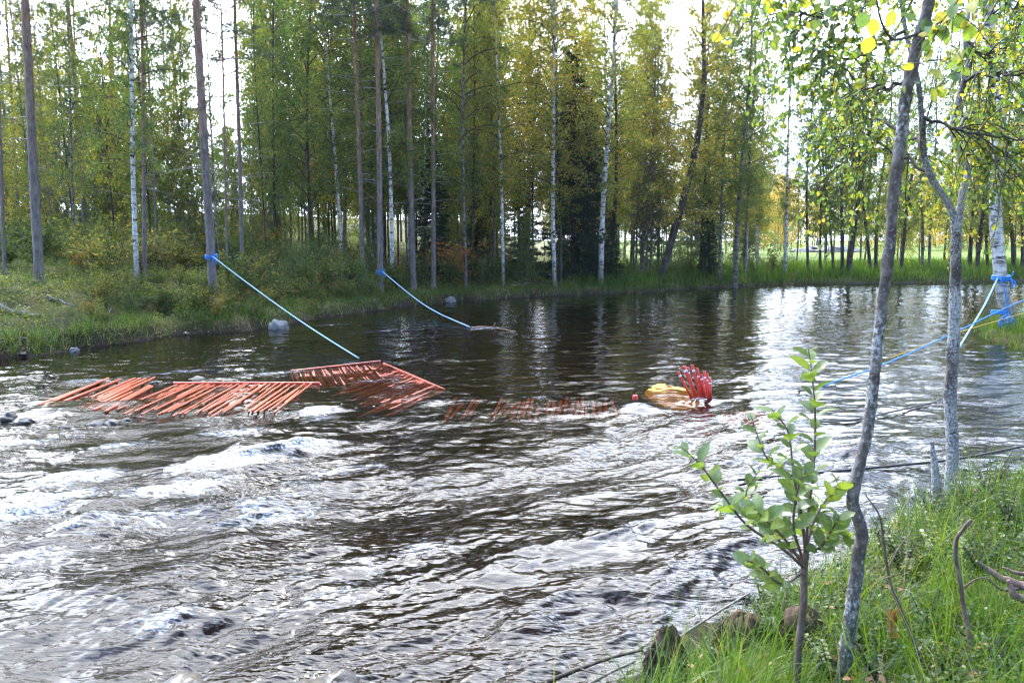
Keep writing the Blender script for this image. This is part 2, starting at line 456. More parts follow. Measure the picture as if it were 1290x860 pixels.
def water_mat():
    t = NT('river_water')
    g = t.n('ShaderNodeNewGeometry'); P = g.outputs['Position']
    rough = t.n('ShaderNodeAttribute', attribute_name='turb').outputs['Fac']
    foam = t.n('ShaderNodeAttribute', attribute_name='foam').outputs['Fac']
    v = scaled(t, P, (0.38, 1.15, 1), (0, 0, -FLOW))
    a = t.noise(9, v, 2, 0.5, 0.6); b = t.noise(26, v, 1, 0.5, 0.3)
    h = t.math('ADD', t.math('MULTIPLY', a.outputs[0], 1.0), t.math('MULTIPLY', b.outputs[0], 0.5))
    st = t.math('ADD', t.math('MULTIPLY', rough, 0.34), 0.10)
    bp = t.n('ShaderNodeBump', {'Strength': st, 'Distance': 0.045, 'Height': h})
    fr = t.n('ShaderNodeFresnel', {'IOR': 1.34, 'Normal': bp.outputs[0]})
    gl = t.n('ShaderNodeBsdfGlossy', {'Roughness': 0.03, 'Normal': bp.outputs[0], 0: (1, 1, 1, 1)})
    tr = t.n('ShaderNodeBsdfTransparent', {0: (0.68, 0.49, 0.27, 1)})
    df = t.n('ShaderNodeBsdfDiffuse', {0: (0.006, 0.0045, 0.003, 1)})
    under = t.mixsh(0.35, tr, df)
    sh = t.mixsh(fr, under, gl)
    v2 = scaled(t, P, (0.42, 1.3, 1), (0, 0, -FLOW))
    f1 = t.noise(11, v2, 9, 0.72, 1.2)
    m = t.math('ADD', f1.outputs[0], t.math('SUBTRACT', t.math('MULTIPLY', foam, 0.52), 0.72))
    m = t.math('MULTIPLY', m, 5.0, True)
    lace = t.ramp(t.noise(34, v2, 5, 0.7, 1.5).outputs[0], [(0.42, (0.0, 0.0, 0.0)), (0.58, (1, 1, 1))])
    m = t.math('MULTIPLY', m, lace)
    fm = t.n('ShaderNodeBsdfDiffuse', {0: (0.72, 0.75, 0.78, 1), 'Normal': bp.outputs[0]})
    sh = t.mixsh(t.math('MULTIPLY', m, 0.9), sh, fm)
    return t.done(sh)


M['ground'] = ground_mat()
M['water'] = water_mat()

# ------------------------------------------------------------------ ground and water
def axis(parts):
    return np.concatenate([np.arange(a, b, s) for a, b, s in parts] + [[parts[-1][1]]])


gx = axis([(-320, -120, 40), (-120, -40, 4), (-40, -14, 0.4), (-14, -4, 0.16), (-4, 6, 0.11), (6, 14, 0.16), (14, 50, 0.5), (50, 140, 5), (140, 340, 40)])
gy = axis([(-120, -60, 30), (-60, -4, 2), (-4, 2, 0.3), (2, 7, 0.1), (7, 32, 0.16), (32, 60, 0.5), (60, 140, 4), (140, 460, 40)])
GX, GY = np.meshgrid(gx, gy)
o = grid_mesh('ground', GX, GY, ground(GX, GY), M['ground']); tag(o, kind='structure')

# the water: fine rows close by, coarser ones far off
yr = [1.0]
while yr[-1] < 70: yr.append(yr[-1] * 1.0042 + (0.0 if yr[-1] < 60 else 1))
yr = np.array(yr); ur = np.concatenate([np.arange(-2.6, -0.8, 0.02), np.arange(-0.8, 0.8, 0.0019), np.arange(0.8, 2.8, 0.02)])
U, WY = np.meshgrid(ur, yr); WX = U * (WY + 0.6)
cf, sf = math.cos(FLOW), math.sin(FLOW)
al, ac = WX * cf + WY * sf, -WX * sf + WY * cf          # along and across the current
turb = np.clip(sm(12.5, 8.0, WY) * (0.62 + 0.38 * sm(1.0, -2.2, WX)) * sm(4.6, 2.6, WX) + 0.10 + 0.16 * sm(16, 11, WY) + 0.1 * sm(0.1, 0.5, fbm(WX * .3, WY * .3, 2, 3)), 0, 1.0)
patch = 0.28 + 0.95 * sm(-0.4, 0.45, fbm(al * 0.30, ac * 0.55, 3, 61))
turb = turb * patch
for cx_, cy_, rx_, ry_, k_ in ((-4.0, 10.6, 2.6, 1.2, .85), (-2.0, 11.8, 1.7, 1.5, .8), (2.25, 10.6, 1.0, .9, .85), (-.9, 8.2, 1.5, .8, .6), (.7, 6.6, 1.1, .6, .6), (.3, 10.2, 1.4, .8, .6)):
    turb = turb * (1 - k_ * np.exp(-((WX - cx_) / rx_) ** 2 - ((WY - cy_) / ry_) ** 2))
turb = np.clip(turb, 0.05, 1.1)
foam = np.zeros_like(WX); lift = np.zeros_like(WX)
# standing waves and white water: (px, py, half length along current m, half width m, foam, lift m)
BLOBS = [(275, 585, .55, .30, 1.0, .14), (225, 612, .6, .26, .8, .08), (330, 570, .5, .2, .7, .08), (400, 520, .3, .16, .95, .07), (385, 565, .45, .25, .75, .07),
         (100, 600, .45, .25, .95, .10), (60, 625, .5, .2, .85, .06), (20, 640, .4, .2, .8, .05), (150, 560, .5, .15, .6, .05), (20, 560, .5, .14, .8, .06), (300, 545, .6, .3, .6, .04),
         (430, 590, .6, .25, .55, .05), (345, 640, .7, .25, .55, .05), (160, 650, .8, .3, .55, .04), (60, 690, .4, .2, .6, .05), (200, 775, .35, .2, .5, .04),
         (470, 480, .5, .2, .45, .03), (350, 470, .9, .2, .5, .02), (220, 470, .9, .25, .5, .02), (120, 480, .7, .25, .55, .02), (800, 512, .30, .16, .6, .05), (880, 505, .32, .2, .5, .05), (930, 498, .3, .15, .4, .03),
         (560, 505, .6, .2, .45, .04), (615, 415, .7, .25, .6, .05), (490, 418, .9, .25, .5, .05), (420, 410, .7, .2, .5, .03), (420, 855, .3, .12, .5, .03), (240, 850, .3, .12, .5, .03),
         (800, 665, .9, .22, .2, .04), (690, 690, .9, .18, .2, .05), (90, 770, 1.0, .2, .2, .06), (560, 770, .9, .2, .2, .04), (900, 700, .5, .15, .2, .02), (470, 700, 1.0, .2, .45, .05), (420, 740, .8, .2, .45, .04)]
for px, py, L, W, fo, li in BLOBS:
    c = at_z(px, py); dx, dy = WX - c[0], WY - c[1]
    a_, b_ = dx * cf + dy * sf, -dx * sf + dy * cf
    g = np.exp(-((a_ / L) ** 2 + (b_ / W) ** 2))
    foam = np.maximum(foam, g * fo); lift += g * li
wq = fbm(al * 0.9, ac * 0.9, 2, 77) * 0.35
big = fbm(al * 0.55 + wq, ac * 1.3 + wq, 3, 81)
ridge = 1 - np.abs(fbm(al * 0.8 + wq, ac * 1.9 - wq, 2, 86)) * 2.0
med = fbm(al * 1.5 + wq * 2, ac * 4.2, 3, 91, 0.6)
fine = fbm(al * 5.5 + wq * 3, ac * 14, 2, 95, 0.6)
swell = fbm(al * 0.28 + wq, ac * 0.62, 2, 78)
WZ = turb * (0.10 * swell + 0.058 * big + 0.018 * ridge + 0.0165 * med + 0.0060 * fine + 0.0024 * fbm(al * 13 + wq * 4, ac * 27, 2, 123, 0.5)) + lift * (0.75 + 0.25 * med)
WZ -= 0.07 * sm(10.0, 3.2, WY + 0.25 * WX)
WZ += 0.015 * fbm(WX * 1.2, WY * 2.6, 4, 99, 0.6) * (1 - 0.6 * turb) + lift * 0.12 * fine
sink = sm(-0.05, 0.6, river_sd(WX, WY))
foam = np.clip(foam + 0.30 * turb * sm(0.15, 0.9, big + 0.6 * med), 0, 1)
o = grid_mesh('river_water', WX, WY, WZ * (1 - sink) - 0.25 * sink, M['water'], {'turb': turb, 'foam': foam}); tag(o, kind='structure')


def water_z(x, y):
    return 0.0


# ------------------------------------------------------------------ tree kinds
def rot_about(v, ang):
    c, s = np.cos(ang), np.sin(ang)
    return np.stack([v[..., 0] * c - v[..., 1] * s, v[..., 0] * s + v[..., 1] * c, v[..., 2]], -1)


def unit(n, rng):
    v = rng.normal(size=(n, 3)); return v / np.linalg.norm(v, axis=1)[:, None]


def wob(z, ph, amp, H):
    return np.stack([amp * np.sin(z / H * 5 + ph) * z / H, amp * np.cos(z / H * 4.1 + ph * 2) * z / H, z], -1)


def make_trunk(name, H, ph, amp, mat, rng, stubs=0, r0=0.1, rtop=0.015):
    z = np.concatenate([[-0.35, 0, 0.15, 0.4], np.linspace(0.9, H, 22)])
    r = rtop + (r0 - rtop) * (1 - np.clip(z, 0, H) / H) ** 0.85
    r[:3] *= [1.6, 1.35, 1.12]
    b = MB(); b.tube(wob(np.clip(z, 0, H), ph, amp, H) * [1, 1, 0] + np.stack([0 * z, 0 * z, z], -1), r, 10, bump=0.10, seed=int(ph * 10))
    return b.mesh(name, mat)


def make_birch_crown(name, rng, H, z0, spread, ph, amp, nl, ntw, nleaf, size, up=0.9, droop=0.5, leaf='leaf', limbmat='twig', prof=None):
    b = MB()
    for i in range(nl):
        t = (i + rng.random()) / nl
        h = z0 + (H - z0) * t
        w = (math.sin(math.pi * min(1, 0.15 + 0.85 * t) ** 0.8) if prof is None else prof(t))
        L = spread * (0.35 + 0.75 * w) * rng.uniform(0.55, 1.15)
        az = i * 2.4 + rng.uniform(-0.5, 0.5)
        e = up * rng.uniform(0.55, 1.15)
        s = np.linspace(0, 1, 6)
        r = L * s * math.cos(e) * (1 + 0.25 * s)
        zz = h + L * (s * math.sin(e) - droop * s ** 2.4)
        jit = rng.normal(size=(6, 2)) * 0.05 * L * s[:, None]
        base = wob(np.array([h]), ph, amp, H)[0]
        P = np.stack([base[0] + r * math.cos(az) + jit[:, 0], base[1] + r * math.sin(az) + jit[:, 1], zz], -1)
        b.tube(P, 0.004 + 0.011 * L * (1 - s) ** 0.8, 4, 1, False)
        k = max(2, int(ntw * (0.5 + L / spread)))
        for j in range(k):
            q = rng.uniform(0.25, 1.0)
            p0 = np.array([np.interp(q, s, P[:, c]) for c in range(3)])
            d = np.array([math.cos(az), math.sin(az), 0]) + rng.normal(size=3) * 0.75; d /= np.linalg.norm(d)
            tl = rng.uniform(0.35, 0.85) * (0.5 + 0.25 * L)
            u = np.linspace(0, 1, 4)
            T = p0 + d * tl * u[:, None] + np.array([0, 0, -1]) * (tl * droop * 1.1 * u ** 2)[:, None]
            b.tube(T, np.linspace(0.006, 0.002, 4), 3, 1, False)
            m = int(nleaf * rng.uniform(0.5, 1.4))
            uu = rng.uniform(0.1, 1.05, m)
            pos = p0 + d * (tl * uu)[:, None] + np.array([0, 0, -1]) * (tl * droop * 1.1 * uu ** 2)[:, None] + rng.normal(size=(m, 3)) * 0.075
            dr = unit(m, rng) * 0.8 + np.array([0, 0, -0.7])
            b.leaves(pos, dr, unit(m, rng), size * rng.uniform(0.7, 1.3, m), size * 0.72 * rng.uniform(0.7, 1.2, m), 0)
    return b.mesh(name, [M[leaf], M[limbmat]], False)


def needles(b, pos, axisd, n, ln, wd, rng, mat=0, spread=1.0):
    c = len(pos)
    P = np.repeat(pos, n, 0); A = np.repeat(axisd, n, 0)
    d = A * 0.55 + unit(c * n, rng) * spread
    b.leaves(P + A * rng.uniform(-0.5, 0.5, (c * n, 1)) * ln, d, unit(c * n, rng), ln * rng.uniform(0.7, 1.2, c * n), wd, mat, 0)


def make_pine_crown(name, rng, H, z0, spread, ph, amp, dead=26):
    b = MB()
    for i in range(dead):                       # bare dead boughs low on the trunk
        h = rng.uniform(0.12 * H, z0 + 1.5); az = rng.uniform(0, 6.28); L = rng.uniform(0.4, 1.6)
        s = np.linspace(0, 1, 5); base = wob(np.array([h]), ph, amp, H)[0]
        e = rng.uniform(-0.15, 0.35)
        P = base + np.stack([np.cos(az) * L * s, np.sin(az) * L * s, L * (e * s - 0.1 * s ** 2)], -1) + rng.normal(size=(5, 3)) * 0.04 * s[:, None]
        b.tube(P, np.linspace(0.013, 0.003, 5), 4, 1, False)
    nl = 46
    for i in range(nl):
        t = (i + rng.random()) / nl; h = z0 + (H - z0) * t
        L = spread * (0.45 + 0.8 * math.sin(math.pi * min(1, 0.2 + 0.8 * t))) * rng.uniform(0.5, 1.1); az = i * 2.4 + rng.uniform(-.4, .4)
        s = np.linspace(0, 1, 6); base = wob(np.array([h]), ph, amp, H)[0]; e = rng.uniform(0.05, 0.5)
        P = base + np.stack([np.cos(az) * L * s, np.sin(az) * L * s, L * (e * s - 0.12 * s ** 2 + 0.12 * s ** 4)], -1) + rng.normal(size=(6, 3)) * 0.05 * s[:, None]
        b.tube(P, np.linspace(0.012 + 0.009 * L, 0.005, 6), 4, 1, False)
        k = int(10 * L) + 3
        q = rng.uniform(0.35, 1.0, k)
        p0 = np.stack([np.interp(q, s, P[:, c]) for c in range(3)], -1)
        d = np.array([np.cos(az), np.sin(az), 0.35]) + rng.normal(size=(k, 3)) * 0.8; d /= np.linalg.norm(d, axis=1)[:, None]
        tl = rng.uniform(0.15, 0.45, k)
        for a_, dd, l in zip(p0, d, tl):
            b.tube(np.stack([a_, a_ + dd * l]), [0.006, 0.003], 3, 1, False)
        for u in (0.35, 0.65, 1.0):
            needles(b, p0 + d * (tl * u)[:, None], d, 15, 0.10, 0.012, rng)
    return b.mesh(name, [M['needle'], M['dead_wood']], False)


def make_spruce_crown(name, rng, H, spread):
    b = MB(); nl = 120
    for i in range(nl):
        t = (i + rng.random()) / nl; h = 0.35 + (H - 0.4) * t
        L = spread * (1 - t) ** 0.85 * rng.uniform(0.65, 1.1) + 0.08; az = i * 2.4 + rng.uniform(-.5, .5)
        s = np.linspace(0, 1, 5)
        P = np.stack([np.cos(az) * L * s, np.sin(az) * L * s, h + L * (-0.35 * s + 0.22 * s ** 3)], -1)
        b.tube(P, np.linspace(0.012, 0.003, 5), 3, 1, False)
        k = int(L * 34) + 6
        q = rng.uniform(0.08, 1.0, k); p0 = np.stack([np.interp(q, s, P[:, c]) for c in range(3)], -1)
        sgn = np.where(rng.random(k) < 0.5, -1, 1)[:, None]
        d = np.array([np.cos(az), np.sin(az), -0.25]) * 0.7 + sgn * np.array([-np.sin(az), np.cos(az), 0]) + rng.normal(size=(k, 3)) * 0.2; d /= np.linalg.norm(d, axis=1)[:, None]
        l = (0.10 + 0.35 * L * (1 - q) * rng.uniform(0.6, 1.1, k))
        for u in (0.1, 0.4, 0.7, 1.0):
            needles(b, p0 + d * (l * u)[:, None], d, 5, 0.085, 0.016, rng, 0, 0.5)
    return b.mesh(name, [M['spruce'], M['twig']], False)


KINDS = {}


def kind(name, key, trunk, crown, H, r0, obj, cat):
    KINDS.setdefault(key, []).append(dict(trunk=trunk, crown=crown, H=H, r0=r0, obj=obj, cat=cat))


for i in range(5):
    rg = np.random.default_rng(100 + i); ph = i * 1.3; H = 15.0
    tr = make_trunk('trunk', H, ph, 0.35, M['birch_bark'], rg)
    cr = make_birch_crown('crown', rg, H, 2.6 + 0.5 * (i % 3), 1.75, ph, 0.35, 62, 6, 28, 0.080)
    kind('b', 'birch', tr, cr, H, 0.1, 'birch_tree', 'birch tree')
    g = tr.copy(); g.materials.clear(); g.materials.append(M['grey_bark'])
    kind('g', 'grey', g, cr, H, 0.1, 'birch_tree', 'birch tree')
for i in range(4):
    rg = np.random.default_rng(140 + i); ph = i * 1.9 + .4; H = 12.0
    tr = make_trunk('trunk', H, ph, 0.45, M['dark_bark'], rg)
    cr = make_birch_crown('crown', rg, H, 1.8, 1.6, ph, 0.45, 56, 5, 32, 0.082, up=1.0, droop=0.3)
    kind('a', 'alder', tr, cr, H, 0.1, 'alder_tree', 'alder tree')
for i in range(4):
    rg = np.random.default_rng(170 + i); ph = i * 1.7 + .2; H = 6.5
    tr = make_trunk('trunk', H, ph, 0.25, M['grey_bark'], rg, r0=0.04, rtop=0.006)
    cr = make_birch_crown('crown', rg, H, 0.4, 1.0, ph, 0.25, 44, 5, 27, 0.074, up=0.95, droop=0.25, prof=lambda t: 1 - 0.75 * t)
    kind('y', 'young', tr, cr, H, 0.04, 'young_birch', 'young birch')
for i in range(4):
    rg = np.random.default_rng(200 + i); ph = i * 2.1 + .9; H = 16.0
    tr = make_trunk('trunk', H, ph, 0.12, M['pine_bark'], rg, rtop=0.03)
    cr = make_pine_crown('crown', rg, H, 7.2 + .4 * i, 1.75, ph, 0.12)
    kind('p', 'pine', tr, cr, H, 0.1, 'pine_tree', 'pine tree')
for i in range(2):
    rg = np.random.default_rng(220 + i); ph = i * 2.1 + .3; H = 7.0
    tr = make_trunk('trunk', H, ph, 0.05, M['dark_bark'], rg, r0=0.06)
    cr = make_spruce_crown('crown', rg, H, 1.35)
    kind('s', 'spruce', tr, cr, H, 0.06, 'spruce_tree', 'spruce tree')
for i in range(3):
    rg = np.random.default_rng(240 + i); H = 6.0; ph = i
    tr = make_trunk('trunk', H, ph, 0.2, M['pine_bark'], rg, r0=0.05, rtop=0.01)
    cr = make_pine_crown('crown', rg, H, 1.2, 0.95, ph, 0.2, 4)
    kind('q', 'youngpine', tr, cr, H, 0.05, 'young_pine', 'young pine')


def plant_tree(kd, x, y, H=None, dia=None, topdir=None, yellow=0.35, label='', group=None, crown=1.0, spin=None):
    k = random.choice(KINDS[kd])
    s = (H / k['H']) if H else random.uniform(0.85, 1.15)
    r = empty(k['obj'], (x, y, gz(x, y)), label, k['cat'], group)
    spin = random.uniform(0, 6.28) if spin is None else spin
    q = Quaternion((0, 0, 1), spin)
    if topdir is None:
        topdir = Vector((random.gauss(0, 0.02), random.gauss(0, 0.02), 1))
    q = Vector((0, 0, 1)).rotation_difference(Vector(topdir)) @ q
    r.rotation_mode = 'QUATERNION'; r.rotation_quaternion = q; r.scale = (s, s, s)
    t = link('trunk', k['trunk'], r)
    w = (dia / 2 / k['r0'] / s) if dia else random.uniform(0.7, 1.15)
    t.scale = (w, w, 1)
    c = link('crown', k['crown'], r); c.scale = (crown, crown, 1)
    c.color = (yellow + .03, 0, 0, 1)
    return r


def listed(kd, px, Y, wpx, pxt=None, H=None, yellow=0.35, label='', crown=1.0, group=None):
    x = (px - 645) / F * Y / (CT + 0.07 * ST) * 1.0
    x = at_y(px, 360, Y)[0]
    td = None
    if pxt is not None:
        P = at_y(pxt, 0, Y); td = (P[0] - x, random.gauss(0, 0.1), P[2] - gz(x, Y))
    return plant_tree(kd, x, Y, H, 0.78 * wpx * Y / F, td, yellow, label, group, crown)


# trees one can tell apart, from left to right
L = listed
L('pine', 7, 19.0, 6, -6, 14, .5, 'thin grey pine trunk at the left end of the near row on the left bank')
L('pine', 50, 18.0, 15, 27, 17, .5, 'thick bare pine trunk standing above the eroded soil on the left bank')
L('pine', 112, 29, 8, 84, 16, .5, 'dark pine between the thick left pine and the white birch, further back')
L('pine', 145, 33, 6, 140, 12, .4, 'dark slim pine behind the mossy slope, left of the white birch')
L('birch', 173, 19.5, 8.5, 158, 13, .33, 'white birch with green and yellow leaves on the mossy left bank', 0.85)
L('pine', 183, 20.6, 7, 176, 12, .4, 'dark pine trunk close behind the white birch on the left bank')
L('birch', 217, 27, 4, 210, 11, .42, 'thin pale birch between the white birch and the roped pine', 0.7)
L('pine', 268, 19.0, 14.5, 250, 17, .5, 'tall pine with blue rope knotted round its foot on the left bank')
L('pine', 287, 21.3, 4, 277, 12, .5, 'very thin dead pine pole just behind the roped pine')
L('pine', 306, 23, 6.5, 298, 15, .5, 'slim reddish pine to the right of the roped pine')
L('alder', 348, 30, 5, 345, 12, .3, 'dark thin tree behind the ferny bank, before the two long ropes meet the shore')
L('alder', 394, 28, 6, 388, 13, .28, 'dark straight tree rising behind the grey-green bushes of the left bank')
L('birch', 431, 28, 5.5, 415, 14, .33, 'white birch trunk behind bushes, left of the reddish pine pair')
L('pine', 457, 26, 7.5, 449, 15, .4, 'reddish pine just left of the pine holding the second rope')
L('pine', 479, 25.4, 9.5, 474, 17, .4, 'light brown pine with the second blue rope tied round its base')
L('birch', 494, 27, 7, 483, 15, .33, 'mottled birch close to the right of the second roped pine')
L('pine', 521, 27.2, 9.5, 511, 16, .3, 'thick dark pine at the water by the small grey boulder')
L('pine', 546, 27.8, 8, 545, 16, .3, 'straight dark pine right beside the small grey boulder')
L('grey', 587, 29, 6, 583, 15, .45, 'grey birch with yellow leaf sprays above the dark bushes')
L('birch', 634, 30, 5.5, 627, 15, .62, 'slender white birch at the water left of the dark spruce')
L('grey', 664, 34, 4.5, 672, 15, .62, 'thin grey birch behind the slender white birch')
L('birch', 699, 30.5, 7, 690, 16, .62, 'white birch standing against the dark spruce')
L('alder', 706, 31.5, 6, 703, 14, .62, 'dark trunk directly right of the white birch by the spruce')
L('birch', 757, 31.5, 9, 766, 17, .62, 'tall white birch with peeling dark bark in the middle of the far bank')
L('alder', 768, 33, 6.5, 785, 14, .62, 'dark leaning tree touching the tall white birch')
L('grey', 808, 35.5, 5, 830, 13, .62, 'pale leaning birch in the bright grassy glade, left of the thick alder')
L('grey', 819, 37, 4.5, 825, 13, .62, 'thin pale birch just left of the thick leaning alder')
L('alder', 832, 33.2, 13, 905, 14, .62, 'thick dark alder leaning right over the bright glade')
L('alder', 882, 37, 6, 890, 14, .62, 'dark straight tree behind the small dark spruce')
L('grey', 906, 34.5, 4.5, 924, 12, .35, 'thin pale birch right of the small dark spruce')
L('grey', 926, 34.5, 8, 944, 14, .33, 'grey birch at the right end of the glade')
L('grey', 938, 36, 5, 950, 13, .33, 'thin grey birch behind the grey birch at the glade')
L('birch', 988, 38, 6, 1000, 13, .35, 'white birch at the left side of the open meadow', 0.75)
L('alder', 1017, 39, 4.5, 1023, 11, .35, 'thin dark tree standing before the green meadow', 0.95)
L('alder', 1033, 40, 4.5, 1026, 10, .35, 'thin tree leaning left before the green meadow', 0.95)
L('alder', 1049, 39.8, 4, 1030, 11, .35, 'leftmost stem of the dark alder clump on the far shore', 0.95)
L('alder', 1060, 39.3, 6, 1072, 12, .35, 'upright middle stem of the dark alder clump on the far shore', 0.95)
L('alder', 1067, 39, 9, 1128, 12, .4, 'thickest leaning stem of the dark alder clump on the far shore', 0.95)
L('alder', 1096, 40, 5.5, 1072, 10, .4, 'alder leaning left to the right of the dark clump', 0.95)
L('alder', 1102, 40.5, 6, 1122, 11, .4, 'alder leaning right to the right of the dark clump', 0.95)
L('alder', 1133, 40.5, 6, 1185, 11, .45, 'strongly leaning alder behind the crooked near trunk', 0.95)
L('grey', 1160, 42, 5, 1166, 11, .45, 'left stem of the straight pair beyond the forked tree', 0.95)
L('grey', 1169, 42, 4.5, 1180, 11, .45, 'right stem of the straight pair beyond the forked tree', 0.95)
L('alder', 1195, 41, 7, 1225, 12, .45, 'dark thick alder right behind the forked near tree', 0.95)
for px, w, pt in ((1220, 7, 1225), (1229, 7, 1250), (1243, 5, 1240), (1256, 5, 1275), (1275, 6, 1270), (1286, 5, 1300)):
    L('alder', px, random.uniform(41, 44), w, pt, 11, .45, 'dark alder in the far shore row behind the right-hand roped birch', 0.95, 'alders in the far shore row at right')
sp = L('spruce', 722, 32.6, 9, 722, 9.5, .3, 'tall dark spruce in the middle of the far bank')
L('spruce', 771, 32.8, 5, 771, 2.9, .3, 'small spruce at the foot of the tall white birch')
L('spruce', 893, 35.5, 6, 893, 3.6, .3, 'small dense spruce at the right side of the bright glade')
L('spruce', 655, 35, 5, 655, 6.0, .3, 'slim dark spruce left of the tall dark spruce')
L('spruce', 740, 33.8, 5, 740, 7.8, .3, 'dark spruce half hidden behind the tall dark spruce')
L('spruce', 545, 31, 5, 545, 5.5, .3, 'dark spruce behind the straight pine by the small boulder')
L('spruce', 600, 33, 5, 600, 5.0, .3, 'low dark spruce behind the grey birch with yellow sprays')

# the stands behind, each tree its own
rs = random.Random(5)


def stand(n, kinds, pxr, Yr, Hr, yr_, label, group, crown=(0.8, 1.1), wr=None, ok=None):
    for _ in range(n):
        px, Y = rs.uniform(*pxr), rs.uniform(*Yr)
        if ok and not ok(px, Y): continue
        x = at_y(px, 330, Y)[0]
        if river_sd(np.array([x]), np.array([Y]))[0] < 1.2: continue
        plant_tree(rs.choice(kinds), x, Y, rs.uniform(*Hr) * (0.72 if Hr[0] == 4.0 and 215 < px < 350 else 1), rs.uniform(*wr) if wr else None, None, rs.uniform(*yr_), label, group, rs.uniform(*crown))


stand(80, ['young', 'young', 'young', 'youngpine', 'alder'], (-120, 370), (25, 46), (4.0, 7.5), (.35, .62), 'young leafy tree in the thicket behind the left bank pines', 'thicket behind the left bank')
stand(16, ['pine', 'pine', 'grey'], (-120, 350), (28, 48), (9, 13), (.4, .6), 'slim tree rising above the thicket behind the left bank', 'slim trees above the left thicket', (0.6, 0.8), (.08, .16))
stand(34, ['birch', 'grey', 'alder', 'pine'], (335, 600), (31, 52), (11, 16), (.25, .45), 'slender tree in the dense stand behind the second roped pine', 'dense stand left of the spruce', (0.8, 1.1), (.08, .18))
stand(46, ['birch', 'grey', 'alder', 'grey'], (580, 960), (35, 58), (11, 17), (.45, .74), 'slender golden-green birch in the stand behind the tall spruce and the glade', 'golden birch stand behind the glade', (0.8, 1.15), (.08, .18))
stand(48, ['young', 'youngpine', 'young', 'young'], (330, 960), (30, 48), (2.5, 6), (.25, .45), 'young tree filling the understory behind the middle bank', 'understory of the middle stand', (0.9, 1.2))
stand(70, ['grey', 'birch', 'alder', 'grey'], (325, 960), (30, 48), (9, 14), (.40, .66), 'very thin bare-stemmed tree among the taller ones on the far bank', 'thin bare-stemmed trees of the far bank', (0.55, 0.8), (.05, .10))
stand(18, ['grey', 'pine', 'alder'], (-60, 340), (24, 36), (8, 12), (.40, .6), 'thin bare-stemmed tree among the left bank pines', 'thin trees among the left bank pines', (0.5, 0.7), (.05, .09))
stand(38, ['alder', 'grey', 'young'], (950, 1420), (43, 52), (7, 11), (.35, .6), 'slim tree in the row between river and meadow', 'slim trees along the meadow', (0.5, 0.75), (.07, .15))
stand(48, ['young', 'young', 'alder'], (940, 1420), (90, 112), (6, 9.5), (.75, .95), 'yellow autumn tree along the far side of the meadow', 'yellow trees beyond the meadow', (1.3, 1.7))
stand(40, ['alder', 'youngpine', 'birch'], (930, 1440), (125, 150), (9, 13), (.3, .5), 'green tree in the far treeline beyond the meadow', 'far treeline beyond the meadow', (1.2, 1.6))

stand(52, ['young', 'alder', 'young'], (-150, 960), (54, 80), (8, 13), (.35, .6), 'tree in the dim leafy backdrop deep in the forest', 'leafy backdrop deep in the forest', (1.3, 1.8), None, lambda px, Y: not (545 < px < 690 and rs.random() < .6) and not (215 < px < 350 and rs.random() < .6))

# ------------------------------------------------------------------ plants on the banks
def scatter(n, xr, yr, dmin, dmax, side, fall=None):
    x = RNG.uniform(*xr, n); y = RNG.uniform(*yr, n)
    d = river_sd(x, y)
    df = np.full(n, 1e9); dn = df.copy(); P = np.stack([x, y], 1)
    for i in range(len(_fe) - 1): df = np.minimum(df, seg_dist(P, _fe[i], _fe[i + 1]))
    for i in range(len(_ne) - 1): dn = np.minimum(dn, seg_dist(P, _ne[i], _ne[i + 1]))
    k = (d > dmin) & (d < dmax) & ((df < dn) if side == 'far' else (dn <= df))
    vis = (y > 0.3) & (np.abs(x / np.maximum(y, .1)) < 0.95)
    k &= vis
    if fall is not None: k &= RNG.random(n) < fall(x, y, d)
    return x[k], y[k], d[k]


def blades(b, x, y, ln, wd, lean=0.5, mat=0, seg=3, clump=None):
    n = len(x); z = ground(x, y) - 0.01; wd = np.broadcast_to(np.asarray(wd, float), n)
    az = RNG.uniform(0, 6.283, n) if clump is None else clump + RNG.normal(0, 0.7, n)
    le = np.abs(RNG.normal(0, lean, n)) + 0.08
    dr = np.stack([np.cos(az), np.sin(az), np.zeros(n)], -1)
    fa = RNG.uniform(0, 6.283, n); sd = np.stack([np.cos(fa), np.sin(fa), np.zeros(n)], -1)
    P0 = np.stack([x, y, z], -1); rows = []
    for i in range(seg + 1):
        s = i / seg
        a = np.minimum(le * (0.3 + 1.5 * s), 2.3)
        h = ln * s * np.cos(a * 0.62); r = ln * s * np.sin(a * 0.62)
        c = P0 + dr * r[:, None] + np.array([0, 0, 1.0]) * h[:, None]
        w = (wd * (1 - 0.92 * s ** 1.5))[:, None] * 0.5
        rows += [c - sd * w, c + sd * w]
    V = np.stack(rows, 1).reshape(-1, 3); m = 2 * (seg + 1)
    fs = np.array([[2 * i, 2 * i + 1, 2 * i + 3, 2 * i + 2] for i in range(seg)])
    b.add(V, (np.arange(n)[:, None, None] * m + fs[None]).reshape(-1, 4), mat)


